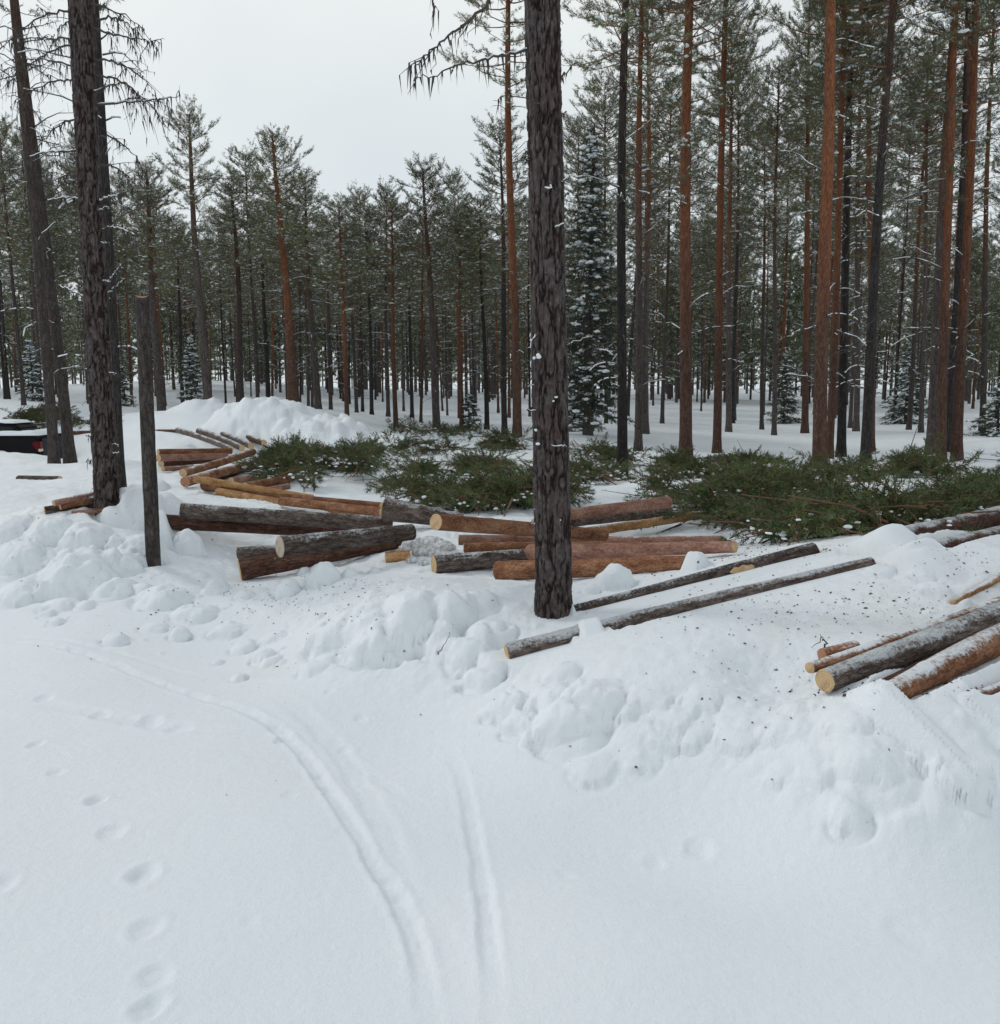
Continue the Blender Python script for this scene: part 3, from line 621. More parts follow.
def crown_arrays(H, zc, Lmax, seed, whorl=.33, nb=5, tw=8, nbl=11, bl=.085, bw=.014, snow=.12, kind='pine', shape=.35, top_up=50, frost=.16, bs=1.0):
    rg = np.random.default_rng(seed); mb = MB(); S0 = []; S1 = []; r0 = []; r1 = []; TP = []; TD = []; SP = []; SS = []
    z = zc; n = 0
    while z < H - .05:
        f = (z - zc) / (H - zc)
        if kind == 'pine': prof = np.interp(f, [0, .12, shape, .7, .9, 1], [.45, .8, 1, .86, .60, .28])
        else: prof = (1 - f) ** .85 * .97 + .03
        k = int(nb + rg.integers(-1, 2)) if f < .93 else 4
        if kind == 'pine' and f < .3: k = max(2, int(k * (.45 + 1.6 * f)))
        if kind == 'pine' and f < .85 and rg.random() < .16: z += whorl; continue
        a0 = rg.random() * 6.28
        for b in range(max(k, 2)):
            az = a0 + b * 6.28 / k + rg.normal() * .35; L = Lmax * prof * (rg.uniform(.4, 1.3) if kind == 'pine' else rg.uniform(.6, 1.15))
            el = R(np.interp(f, [0, .5, 1], [2, 20, top_up]) + rg.normal() * 9) if kind == 'pine' else R(np.interp(f, [0, .7, 1], [-22, -5, 40]) + rg.normal() * 6)
            zb = z + rg.uniform(-.12, .12); m = 6; s = np.linspace(0, 1, m)
            hd = np.array([math.cos(az), math.sin(az), 0]); up = np.array([0, 0, 1.])
            curve = (s ** 2) * L * (.12 if kind == 'pine' else .10) - (np.sin(s * 3.14) * L * .05 if kind == 'pine' else 0)
            P = hd * (s * L * math.cos(el))[:, None] + up * (zb + s * L * math.sin(el) + curve)[:, None]
            P += rg.normal(size=P.shape) * .03 * L * s[:, None] * .6
            rb = max(.006, .013 * L)
            S0.append(P[:-1]); S1.append(P[1:]); r0.append(rb * (1 - s[:-1]) + .003); r1.append(rb * (1 - s[1:]) + .003)
            nt_ = int(max(3, tw * (L / Lmax + .25)))
            for t in np.concatenate([rg.uniform(.3 if kind == 'pine' else .12, 1, nt_), [1.0]]):
                q = t * (m - 1); i0 = min(int(q), m - 2); p = P[i0] + (P[i0 + 1] - P[i0]) * (q - i0); d = unit(P[i0 + 1] - P[i0])
                side = unit(np.cross(d, up)) * rg.choice([-1, 1])
                tl = L * rg.uniform(.18, .34) * (1.15 - .6 * t) + .10
                td = unit(d * rg.uniform(.4, 1) + side * (rg.uniform(.3, 1) if t < 1 else 0) + up * (rg.uniform(-.05, .6) if kind == 'pine' else rg.uniform(-.5, .05)))
                e = p + td * tl
                S0.append(p[None]); S1.append(e[None]); r0.append([.006]); r1.append([.002])
                nn = max(2, int(tl / (.07 if kind == 'pine' else .055)))
                ss = np.linspace(.35 if kind == 'pine' else .1, 1, nn)
                TP.append(p + (e - p) * ss[:, None] + rg.normal(size=(nn, 3)) * .02); TD.append(np.repeat(td[None] * (.8) + up * .2, nn, 0))
                if rg.random() < snow: SP.append(e[None] * .5 + p[None] * .5 + up * .035); SS.append([rg.uniform(.025, .075) * bs])
            if rg.random() < snow * 1.5: 
                t_ = rg.uniform(.3, .9); SP.append((P[int(t_ * 5)] + up * .03)[None]); SS.append([rg.uniform(.03, .09) * bs])
        z += whorl * rg.uniform(.7, 1.3) * (1 - .35 * f); n += 1
    segments(mb, np.concatenate(S0), np.concatenate(S1), np.concatenate(r0), np.concatenate(r1), 3, 1)
    TP = np.concatenate(TP); TD = unit(np.concatenate(TD))
    fr = rg.random(len(TP)) < frost
    blades(mb, TP, TD, bl, bw, nbl, .62, rg, 0)
    blades(mb, TP[fr] + [0, 0, .02], TD[fr], bl * .8, bw * 1.3, 4, .7, rg, 2)
    if SP: blobs(mb, np.concatenate(SP), np.concatenate(SS), rg, 2, .45)
    return mb
def bare_arrays(mb, z0, z1, n, Lm, seed, snow=.5, r=.14):
    rg = np.random.default_rng(seed)
    for _ in range(n):
        z = rg.uniform(z0, z1); az = rg.random() * 6.28; L = Lm * rg.uniform(.15, 1); el = R(rg.uniform(-25, 25)); m = 5; s = np.linspace(0, 1, m)
        hd = np.array([math.cos(az), math.sin(az), 0]); P = hd * (.06 + s * L * math.cos(el))[:, None] + np.array([0, 0, 1.]) * (z + s * L * math.sin(el) + .1 * L * np.sin(s * 3))[:, None] + rg.normal(size=(m, 3)) * .025 * L
        segments(mb, P[:-1], P[1:], .010 * (1 - s[:-1]) + .004, .010 * (1 - s[1:]) + .003, 4, 3)
        k = int(L * 5); t = rg.uniform(.3, 1, k) * (m - 1); i0 = np.minimum(t.astype(int), m - 2); p = P[i0] + (P[i0 + 1] - P[i0]) * (t - i0)[:, None]
        segments(mb, p, p + unit(rg.normal(size=(k, 3)) + hd * .8) * L * .22, .004, .0015, 3, 3)
        if rg.random() < snow:
            q_ = np.linspace(0, m - 1, 14); Pf = np.stack([np.interp(q_, np.arange(m), P[:, c_]) for c_ in range(3)], -1) + [0, 0, .010]; kk = rg.random(13) < .7; rf = .005 + .011 * rg.random(13); segments(mb, Pf[:-1][kk], Pf[1:][kk], rf[kk], rf[kk] * .8, 5, 2)
    return mb
# variants
CROWN_M = [NEED, TWIGR, SNOWB, TWIG]
NV = 10
cr_mesh_close = {}; tr_mesh = []; cr_mesh = []; ba_mesh = []; HV = []; ZV = []
for v in range(NV):
    H = [12.5, 11.5, 13.5, 12, 13, 16, 15, 17, 16, 15.5][v]; zc = H * [.50, .56, .52, .46, .58, .58, .50, .60, .42, .36][v]
    HV.append(H); ZV.append(zc)
    tr_mesh.append([trunk_mesh(H, .15, 14, 26, 100 + v, [m]) for m in M_TR])
    _c = (crown_arrays(H, zc, [1.35, 1.2, 1.45, 1.3, 1.25, 1.65, 1.6, 1.75, 1.6, 1.45][v], 200 + v, nb=5, whorl=.27, tw=9, nbl=8, bl=.095, bw=.013, snow=.22, shape=[.3, .45, .35, .25, .5, .4, .3, .45, .35, .5][v]))
    cr_close = cr_mesh_close.setdefault(v, _c.mesh('crown', CROWN_M, False)) if v in (7, 8) else None
    bare_arrays(_c, 1.6, zc + 1, 34, 1.1, 300 + v, .4); cr_mesh.append(_c.mesh('crown', CROWN_M, False))
print('crown tris', [len(c.polygons) for c in cr_mesh], round(time.time() - T0, 1))
sp_mesh = {}
def spruce_parts(H, Lm, seed, snow, zc=.5, bl=.06, nbl=12, bs=1.0):
    return (trunk_mesh(H, .09 * H / 7 + .02, 12, 18, seed, [M_TR[3]]), crown_arrays(H, zc, Lm, seed, whorl=.20, nb=6, tw=12, nbl=nbl, bl=bl, bw=.014, snow=snow, kind='spruce', bs=bs, frost=.07).mesh('crown', [NEEDS, TWIG, SNOWB], False))

def rot_to(dx, dz): return math.atan2(dx, dz)
TREE_LOC = []
def place_pine(x, y, v, bk, w, label, group=None, lean=(0, 0), hs=1.0, zrot=None, cat='pine tree', base_z=None, crown=True, name='pine_tree'):
    z = gzv(x, y) if base_z is None else base_z
    root = new_obj(name, None); root.location = (x, y, float(z) - .05); root.rotation_euler = (lean[1], lean[0], 0)
    zr = rng.uniform(0, 6.28) if zrot is None else zrot
    t = new_obj('trunk', tr_mesh[v][bk], root); rs = w / .30; t.scale = (rs, rs, hs); t.rotation_euler = (0, 0, zr)
    c = new_obj('crown', cr_mesh[v], root); c.scale = (1, 1, hs); c.rotation_euler = (0, 0, zr)
    tag(root, label, cat, group or 'standing pines of the forest'); TREE_LOC.append((x, y)); return root
# keyed trees: base px, base py, distance, x px at y=ytop, ytop, width px, variant, bark, height scale, label
KT = [
 (55,470,19,17,0,10,7,3,1.0,'slim leaning pine at far left, left one of the close crossing pair'),
 (71,470,19.5,18,0,11,5,3,1.0,'slim leaning pine at far left whose foot stands right in the crossing pair'),
 (119,486,13,95,0,11,8,2,1.0,'dark pine standing directly behind the big left pine'),
 (162,420,33,143,165,9,0,3,.84,'pine rising just right of the broken pole with its own narrow top'),
 (209,421,33,189,115,9,1,3,1.02,'pine with the highest open top left of the sky gap, second right of the pole'),
 (242,410,36,232,180,7,2,3,.82,'dark stemmed pine between the open topped pine and the reddish double pines'),
 (293,407,34,276,130,10,3,0,.98,'reddish pine with pointed top standing behind the big snow heap'),
 (318,409,36,303,175,7,4,3,.80,'dark pine just right of the reddish one behind the snow heap'),
 (347,427,30,340,200,5,0,0,.72,'thin reddish pine right of the snow heap at the clearing edge'),
 (396,428,32,390,200,5,1,0,.84,'thin orange pine left of the sturdier grey one midway along the clearing edge'),
 (437,429,34,424,165,8,2,3,.78,'sturdy grey pine with high pointed top midway between snow heap and close trunk'),
 (462,424,36,458,205,5,3,0,.80,'slim red pine directly right of the sturdy grey one'),
 (487,426,36,480,195,5,4,2,.74,'slim dark pine left of the orange pine near the close trunk'),
 (517,435,27,508,0,9,5,0,1.02,'tall orange stemmed pine just left of the close trunk'),
 (505,429,33,500,120,6,2,2,.9,'dark pine crowded against the tall orange stemmed pine'),
 (622,473,18,627,0,10.5,6,2,1.0,'very dark straight pine first right of the close trunk, foot in the slash'),
 (638,452,25,643,0,8,7,1,.95,'grey footed pine with orange upper stem right behind the very dark one'),
 (646,436,31,648,0,6,8,1,1.0,'thin pine beside the grey footed one, foot further back in the snow'),
 (685,459,21,689,0,12.5,9,0,1.05,'thick smooth orange pine standing alone behind the slash'),
 (717,450,24,722,0,8.5,5,0,1.0,'orange pine next right of the thick lone orange one'),
 (729,430,35,731,0,6,6,1,1.0,'slim pine further back, right of the orange pair'),
 (820,469,19,831,0,14,7,0,1.0,'thickest reddish pine in the right hand group, foot hidden in slash'),
 (829,461,23,846,0,7.5,8,0,1.05,'slim bright orange pine tight against the thickest right hand one'),
 (841,456,24,850,0,9,9,2,.95,'black barked pine with snowy side twigs in the right hand group'),
 (865,465,20.5,890,0,10.5,6,2,1.05,'dark leaning pine right of the black barked one'),
 (871,452,26,876,0,7,8,0,1.0,'orange stemmed pine behind the dark leaning one'),
 (931,451,22,955,0,10,7,1,1.0,'first pine of the tight cluster at far right, bright orange upper stem'),
 (942,459,20.5,953,0,9,5,0,1.05,'orange pine in the middle of the tight cluster at far right'),
 (948,454,22,969,0,8.5,6,2,1.0,'blackish pine hidden between the orange ones of the far right cluster'),
 (957,458,20.5,981,0,10,9,0,1.05,'last pine of the tight far right cluster, reddish and leaning outward'),
 (805,428,34,808,0,7,6,0,1.0,'orange pine set back left of the thickest right hand one'),
 (774,430,33,779,60,5,5,3,.9,'slim pine in the gap of sky toward the right'),
 (762,427,37,766,120,4,2,1,1.0,'very thin pine left of the slim one in the sky gap'),
 (856,429,35,862,0,6,8,3,1.0,'pine set back between the black barked and the dark leaning one'),
 (921,431,33,930,40,5,6,3,.95,'thin pine set back left of the far right cluster'),
 (982,433,32,996,0,6,7,1,.95,'thin pine set back right of the far right cluster'),
 (591,433,33,589,250,6,1,3,.8,'grey stem showing under the dark spruce right of the close trunk'),
 (412,417,42,408,220,4,0,2,.85,'thin dark stem left of the sturdy grey pine'),
 (372,418,40,366,210,4,3,2,.85,'thin dark stem midway between snow heap and sturdy grey pine'),
 (331,411,40,326,215,4,4,1,.8,'thin stem peeping over the right shoulder of the snow heap'),
 (268,408,42,262,200,5,2,2,.85,'thin dark stem just left of the reddish pine behind the snow heap'),
 (183,405,42,176,215,4,0,2,.85,'thin stem between the two pines right of the pole'),
]
for (bx, by, d, tx, ty, w, v, bk, hs, lab) in KT:
    P = at(bx, by, d); Tp = at(tx, ty, d); dx = (Tp[0] - P[0]) / (Tp[2] - P[2])
    if bk in (0,): pass
    hh = hs
    if ty > 0: hh = (Tp[2] - P[2]) / HV[v]
    place_pine(P[0], P[1], v, bk, w * d / FPX, lab, lean=(math.atan(dx), R(rng.normal() * .6)), hs=hh)
# background individuals
bgl = ['slender pine deep in the dense stand, one among many alike', 'bigger pine set back in the dense stand with full crown', 'reddish stemmed pine set back in the dense stand']
cnt = 0; tries = 0
while cnt < 226 and tries < 40000:
    tries += 1
    d = 34 + 46 * rng.random() ** .95; a = rng.uniform(-.66, .66); x = a * d
    px = 500 + a * FPX
    if px > 480 and d < 30: continue
    if px < 500 and d < 40 and rng.random() < .4: continue
    if -20 < px < 200 and d < 36: continue
    if 735 < px < 800 and rng.random() < .8: continue
    if 870 < px < 925 and d < 55 and rng.random() < .6: continue
    if 545 < px < 610 and rng.random() < .6: continue
    if any((x - q[0]) ** 2 + (d - q[1]) ** 2 < 1.4 for q in TREE_LOC): continue
    right = px > 540
    v = int(rng.integers(5, 10)) if (right and rng.random() < .55) else int(rng.integers(0, 5))
    hs = rng.uniform(.72, .98) if not right else rng.uniform(.8, 1.05)
    if not right: hs *= np.interp(px, [0, 60, 140, 330, 400, 520], [1.12, 1.1, .88, .84, .86, 1.0]) * np.interp(d, [34, 80], [.98, 1.12])
    w = rng.uniform(.10, .19) * (1.15 if v > 4 else 1); bk = int(rng.choice([0, 1, 2, 3], p=[.34, .22, .22, .22]))
    lab = bgl[2] if bk == 0 else (bgl[1] if v > 4 else bgl[0])
    place_pine(x, d, v, bk, w, lab, group={bgl[0]: 'slender pines deep in the stand', bgl[1]: 'bigger pines set back in the stand', bgl[2]: 'reddish pines set back in the stand'}[lab], lean=(rng.normal() * .018, rng.normal() * .015), hs=hs); cnt += 1
print('bg trees', cnt, round(time.time() - T0, 1))
# the far-off wood, one mass
far = MB(); FV = []
for v in range(4):
    H = [12, 11, 13, 14][v]
    c = crown_arrays(H, H * .12, 1.5, 900 + v, whorl=.8, nb=4, tw=2, nbl=5, bl=.30, bw=.07, snow=.25)
    segments(c, np.array([[0, 0, -1.]]), np.array([[0, 0, H]]), .13, .05, 6, 3); FV.append(c.arrays())
for _ in range(620):
    d = 68 + 100 * rng.random() ** .9; x = rng.uniform(-.7, .7) * d; V, Q, Tn, mq, mt = FV[rng.integers(4)]; a = rng.random() * 6.28; c, s = math.cos(a), math.sin(a)
    z = float(macro(np.array([x]), np.array([d]))[0]); sc_ = rng.uniform(.75, 1.1)
    W = np.stack([V[:, 0] * c - V[:, 1] * s, V[:, 0] * s + V[:, 1] * c, V[:, 2]], -1) * sc_ + [x, d, z]
    far.V.append(W); far.Q.append(Q + far.n); far.T.append(Tn + far.n); far.mq.append(mq); far.mt.append(mt); far.n += len(W)
o = new_obj('far_forest', far.mesh('far_forest', [NEED, TWIGR, SNOWB, M_TR[3]], False)); tag(o, 'far-off snowy pine wood closing the view behind the standing trees', 'forest', kind='stuff')
print('far', len(o.data.polygons), round(time.time() - T0, 1))
# spruces
def place_spruce(x, y, H, Lm, seed, snow, label, lean=0, zc=.5, **kw):
    tm, cm = spruce_parts(H, Lm, seed, snow, zc, **kw)
    root = new_obj('spruce_tree', None); root.location = (x, y, float(gzv(x, y)) - .03); root.rotation_euler = (0, lean, 0)
    new_obj('trunk', tm, root); new_obj('crown', cm, root); tag(root, label, 'spruce tree', 'spruces among the pines')
P = at(588, 430, 29); place_spruce(P[0], P[1], 9.6, 1.3, 41, .13, 'tall dark spruce with thick snow clumps just right of the close trunk', zc=.9, bs=1.9)
for (px, py, d, H, Lm, sn, lab) in [(33, 402, 40, 2.6, .8, .8, 'small snow laden spruce at far left beyond the parked pickup'), (193, 404, 40, 3.2, .7, .55, 'small bushy spruce between two pines right of the pole'),
      (470, 428, 36, 1.4, .5, .35, 'tiny spruce sapling at the clearing edge left of the orange pine'), (575, 424, 33, 2.4, .9, .7, 'low snowy spruce beneath the tall dark one'),
      (784, 420, 42, 3.2, .9, .3, 'young spruce in the right hand gap between orange stems'), (905, 424, 40, 3.5, 1.1, .6, 'young snowy spruce left of the far right cluster'),
      (998, 432, 30, 1.8, .9, .5, 'low green spruce at the right edge behind the slash'), (120, 405, 42, 2.2, .7, .6, 'small snow laden spruce seen beside the big left pine')]:
    P = at(px, py, d); place_spruce(P[0], P[1], H, Lm, int(px), sn, lab, zc=.15)

# ------------------------------------------------------------------ the three close trunks and the pole
def near_bark():
    m, nt, b = newmat('close_pine_bark')
    vec, tc, oi = objvec(nt, (1, 1, .5)); at_ = node(nt, 'ShaderNodeAttribute', attribute_name='plate')
    n1 = noise(nt, vec, 42, 6, .7); n2 = noise(nt, vec, 7, 4)
    c = ramp(nt, n1, [(.30, (.040, .031, .030)), (.5, (.082, .067, .066)), (.70, (.17, .148, .148))])
    c = mixc(nt, mapr(nt, n2, .5, .75, 0, .5), c, (.105, .060, .048))
    fis = mixc(nt, mapr(nt, n1, .35, .65), (.008, .006, .006), (.028, .015, .012))
    c = mixc(nt, mapr(nt, at_.outputs['Fac'], .30, .85), fis, c)
    sn = noise(nt, tc.outputs['Object'], 23, 4, .7)
    c = mixc(nt, mapr(nt, sn, .72, .75), c, SNOWC)
    nt.links.new(c, b.inputs['Base Color']); b.inputs['Roughness'].default_value = .92; b.inputs['Specular IOR Level'].default_value = .2
    bump(nt, b, n1, .8, .008); return m
NB = near_bark()
def dead_branch(mb, P, r, seed, twigs=1.0, lichen=1.0, snow=0.0, tl=.3, lich_len=.10):
    """a bent dead branch through the points P, with twigs, hanging lichen and maybe snow on top"""
    rg = np.random.default_rng(seed); P = np.asarray(P, float)
    t = np.linspace(0, len(P) - 1, (len(P) - 1) * 5 + 1); Q = np.stack([np.interp(t, np.arange(len(P)), P[:, i]) for i in range(3)], -1)
    Q[1:-1] = (Q[:-2] + Q[1:-1] * 2 + Q[2:]) / 4; Q[1:] += rg.normal(size=Q[1:].shape) * .006
    rr = np.linspace(r, r * .22, len(Q)); tube(mb, Q, rr, 6, 0)
    L = np.linalg.norm(np.diff(Q, axis=0), axis=1).sum(); n = int(L * 9 * twigs); ends = [Q]
    for _ in range(n):
        i = rg.integers(len(Q) // 4, len(Q)); d = unit(Q[min(i, len(Q) - 1)] - Q[i - 1]); v = unit(d * .7 + unit(rg.normal(size=3)) * .9 + np.array([0, 0, -.25]))
        l_ = tl * rg.uniform(.3, 1); m = 4; s = np.linspace(0, 1, m + 1)[:, None]
        W = Q[i] + v * l_ * s + np.array([0, 0, -.25]) * l_ * s ** 2 + rg.normal(size=(m + 1, 3)) * .012 * s
        segments(mb, W[:-1], W[1:], r * .28 * (1 - s[:-1, 0]) + .0012, r * .28 * (1 - s[1:, 0]) + .0012, 3, 0); ends.append(W)
    A = np.concatenate(ends)
    k = int(len(A) * 1.7 * lichen)
    if k:
        p = A[rg.integers(0, len(A), k)]; ll = lich_len * (.2 + 1.2 * rg.random(k) ** 2)[:, None]; dr = np.array([0, 0, -1.]) + rg.normal(size=(k, 3)) * .15
        w = unit(rg.normal(size=(k, 3)) * [1, 1, 0]) * (.002 + .006 * rg.random((k, 1)))
        mb.add(np.stack([p - w, p + w, p + dr * ll], 1).reshape(-1, 3), None, np.arange(k * 3).reshape(-1, 3), 1)
    if snow > 0:
        m = min(int(len(Q) * snow), len(Q) - 1); tube(mb, Q[:m + 1] + [0, 0, r * .5], (r * .8 * (.75 + .5 * rg.random(m + 1)) * np.linspace(1, .5, m + 1)), 7, 2)
BM = [TWIG, LICH, SNOWB]
def close_pine(bx, by, d, tx, w, top_w, v, seed, label, k, fine, H=15.5):
    d = ground_at(bx, by)[1]; P = at(bx, by, d); Tp = at(tx, 0, d); dx = (Tp[0] - P[0]) / (Tp[2] - P[2])
    x, y = P[0], P[1]; z = float(gzv(x, y)); lean = math.atan(dx)
    root = new_obj('pine_tree', None); root.location = (x, y, z - .03); root.rotation_euler = (0, lean, 0)
    new_obj('trunk', trunk_mesh(H, w * d / FPX / 2 / .98, k, 120, seed, [NB if fine else M_TR[3]], rough=.035, wob=.006, flare=.10, fine=fine, top=.2), root)
    c = new_obj('crown', cr_mesh_close[v], root); c.scale = (1, 1, H / HV[v])
    tag(root, label, 'pine tree', 'standing pines of the forest'); return root, x, y, z, lean
def branch_obj(root, P, r, seed, **kw):
    mb = MB(); Mi = (Matrix.Translation(root.location) @ root.rotation_euler.to_matrix().to_4x4()).inverted()
    dead_branch(mb, P, r, seed, **kw); me = mb.mesh('branch', BM, False); me.transform(Mi); return new_obj('branch', me, root)
root, x, y, z, lean = close_pine(554, 612, 5.2, 541.5, 36, 32, 7, 51, 'closest pine with deeply furrowed bark, its trunk crossing the whole height of the picture', 150, True)
D = y
branch_obj(root, [at(536,-60,D), at(510,-25,D-.1), at(488,3,D-.15), at(468,22,D-.2), at(448,36,D-.2), at(430,50,D-.25), at(415,66,D-.25)], .012, 1, twigs=.8, lichen=.9, tl=.16, lich_len=.11)
branch_obj(root, [at(538,48,D), at(510,54,D-.1), at(490,59,D-.15), at(462,64,D-.2), at(437,76,D-.2), at(416,77,D-.25)], .009, 2, twigs=.5, lichen=.7, tl=.12, snow=.4)
branch_obj(root, [at(536,-80,D), at(480,-50,D-.1), at(440,-30,D-.2), at(433,-5,D-.2), at(433,34,D-.2)], .007, 3, twigs=.3, lichen=.9, tl=.1)
branch_obj(root, [at(556,82,D), at(566,72,D+.05), at(576,61,D+.1)], .007, 4, twigs=.5, lichen=1.5, tl=.04, lich_len=.05)
branch_obj(root, [at(556,14,D), at(563,24,D+.05)], .005, 5, twigs=0, lichen=0)
branch_obj(root, [at(556,186,D), at(565,180,D-.08), at(573,176,D-.1)], .010, 6, twigs=.4, lichen=0, snow=1)
branch_obj(root, [at(545,191,D-.1), at(549,187,D-.17)], .010, 61, twigs=0, lichen=0, snow=1)
branch_obj(root, [at(556,228,D-.08), at(562,224,D-.14)], .009, 62, twigs=0, lichen=0, snow=1)
branch_obj(root, [at(540,342,D), at(535,334,D-.1), at(529,348,D-.14)], .006, 7, twigs=3, lichen=0, snow=1, tl=.06)
branch_obj(root, [at(566,345,D), at(580,340,D-.05), at(592,336,D)], .004, 8, twigs=1, lichen=.2, snow=.9, tl=.07)
branch_obj(root, [at(541,389,D), at(532,386,D-.05), at(525,387,D-.05)], .005, 9, twigs=1, lichen=0, snow=.8, tl=.05)
branch_obj(root, [at(542,412,D), at(534,409,D-.08), at(524,410,D-.1)], .005, 10, twigs=2, lichen=0, snow=1, tl=.06)
branch_obj(root, [at(566,447,D-.1), at(558,446,D-.17), at(553,445,D-.19)], .005, 11, twigs=0, lichen=0, snow=1)
branch_obj(root, [at(502,94,D-.1), at(530,100,D-.12), at(540,104,D-.1)][::-1], .006, 12, twigs=.5, lichen=.3, tl=.08)
for i in range(16):
    py = rng.uniform(60, 590); s_ = rng.choice([-1, 1]); ex = np.interp(py, [0, 612], [541.5, 554]) + s_ * np.interp(py, [0, 612], [15.5, 17.5]); l_ = rng.uniform(3, 8)
    branch_obj(root, [at(ex - s_ * 2, py, D - .02), at(ex + s_ * l_ * .6, py - rng.uniform(-2, 3), D - .03), at(ex + s_ * l_, py - rng.uniform(-3, 4), D - .04)], .0035, 400 + i, twigs=2, lichen=.4, snow=rng.choice([0, .8]), tl=.03, lich_len=.02)
mbp = MB(); rg = np.random.default_rng(5); pp = []
for px, py in ((538,355),(539,357),(534,358),(553,401),(556,397),(536,430),(538,444),(560,520)):
    q = at(px, py, D - .10); pp.append(q)
blobs(mbp, np.array(pp), rg.uniform(.008, .020, len(pp)), rg, 0, .7)
me = mbp.mesh('snow_patch', [SNOWB]); me.transform((Matrix.Translation(root.location) @ root.rotation_euler.to_matrix().to_4x4()).inverted()); new_obj('snow_patch', me, root)

root, x, y, z, lean = close_pine(108, 507, 10.5, 79.5, 23, 20, 8, 61, 'big dark pine at left with many lichen hung dead branches', 90, True, H=16)
D = y
def side_branch(root, px, py, D, dirpx, rise, sag, seed, snow, lich, depth, r=.011):
    P = [at(px, py, D)]
    for t in (.25, .5, .75, 1): P.append(at(px + dirpx * t, py - rise * t + sag * t * t, D + depth * t))
    branch_obj(root, P, r, seed, twigs=1.25, lichen=lich, snow=snow, tl=.34, lich_len=.10)
for i, (px, py, dp, ri, sg, sn) in enumerate([(92,28,70,-22,-8,.0),(97,105,82,8,0,.9),(93,92,32,16,6,.6),(94,60,60,10,40,0),(86,45,-78,4,40,0),(84,4,60,0,24,0),(80,10,-80,10,50,0),(80,38,-70,0,0,.3),(84,82,-66,20,40,0),(86,120,-50,12,40,0),
      (88,150,-64,4,12,.9),(92,205,-56,30,30,.8),(95,135,45,4,30,0),(98,165,40,8,30,0),(92,300,-36,16,0,.9),(105,285,18,22,0,.9),(107,296,20,20,0,.9),(100,230,36,14,20,.8),(88,175,-40,10,20,.2),(86,20,-30,10,20,0),(97,20,40,18,30,0),(95,75,75,4,60,0),(84,70,-70,30,20,0),(99,200,22,6,0,.9),(92,190,-26,12,0,.9)]):
    side_branch(root, px, py, D, dp, ri, sg, 700 + i, sn, .8, rng.uniform(-.5, .5))
for i in range(22):
    py = rng.uniform(200, 495); s_ = rng.choice([-1, 1]); ex = np.interp(py, [0, 507], [79.5, 108]) + s_ * 10; l_ = rng.uniform(3, 9)
    branch_obj(root, [at(ex - s_ * 2, py, D - .05), at(ex + s_ * l_ * .6, py - rng.uniform(-2, 4), D - .08), at(ex + s_ * l_, py - rng.uniform(-3, 5), D - .08)], .007, 430 + i, twigs=2, lichen=.5, snow=rng.choice([0, .9]), tl=.05, lich_len=.04)
# hanging branches on the two slim leaning pines
kids = [o_ for o_ in COL.objects if o_.parent is None and o_.get('label', '').startswith('slim leaning')]
for o_, D in zip(kids, (19, 19.5)):
    for i in range(11):
        py = rng.uniform(0, 215); px = np.interp(py, [0, 470], [17, 55 if D < 19.2 else 66]); s = rng.choice([-1, 1])
        side_branch(o_, px, py, D, s * rng.uniform(20, 48), rng.uniform(-8, 14), rng.uniform(0, 26), 800 + i + int(D * 10), rng.choice([0, 0, .6]), .9, rng.uniform(-.5, .5), r=.014)
# the broken pole
D = ground_at(153.5, 563)[1]; P = at(153.5, 565, D); P[2] = float(gzv(P[0], P[1])); Tp = at(142, 297, D); h = Tp[2] - P[2]; lean = math.atan((Tp[0] - P[0]) / h)
root = new_obj('broken_trunk', None); root.location = P; root.rotation_euler = (0, lean, 0)
zs = np.linspace(-.4, h / math.cos(lean), 230); k = 60; th = np.arange(k) * 2 * math.pi / k; TH, Z = np.meshgrid(th, zs)
rad = 6.9 * D / 900 * (1 - .09 * Z / h) * (1 + .05 * cyl_noise(TH, Z, .05, 6, 12, 5) + .05 * np.clip(np.abs(cyl_noise(TH, Z, .05, 5, 16, 9)) * 4, 0, 1)); rad += .006 * np.exp(-((Z - h * .60) / .05) ** 2) * np.cos(TH + 1)
kz = Z.copy(); kz[-1] += .012 * np.sin(TH[-1] * 2 + 1); 
V = np.stack([rad * np.cos(TH), rad * np.sin(TH), kz], -1).reshape(-1, 3); i = np.arange(k); j = (i + 1) % k; base = (np.arange(len(zs) - 1) * k)[:, None]
new_obj('trunk', make_mesh('trunk', V, np.stack([base + i, base + j, base + j + k, base + i + k], -1).reshape(-1, 4), mats=[M_POLE]), root)
rw = V[-k:]; c = rw.mean(0)
new_obj('cut_top', make_mesh('cut_top', np.concatenate([rw, [c + [0, 0, .006]]]), None, np.stack([i, j, np.full(k, k)], -1), mats=[WOODR], smooth=False), root)
tag(root, 'slim broken off trunk standing like a pole in the snow bank', 'broken trunk')
print('near', round(time.time() - T0, 1))

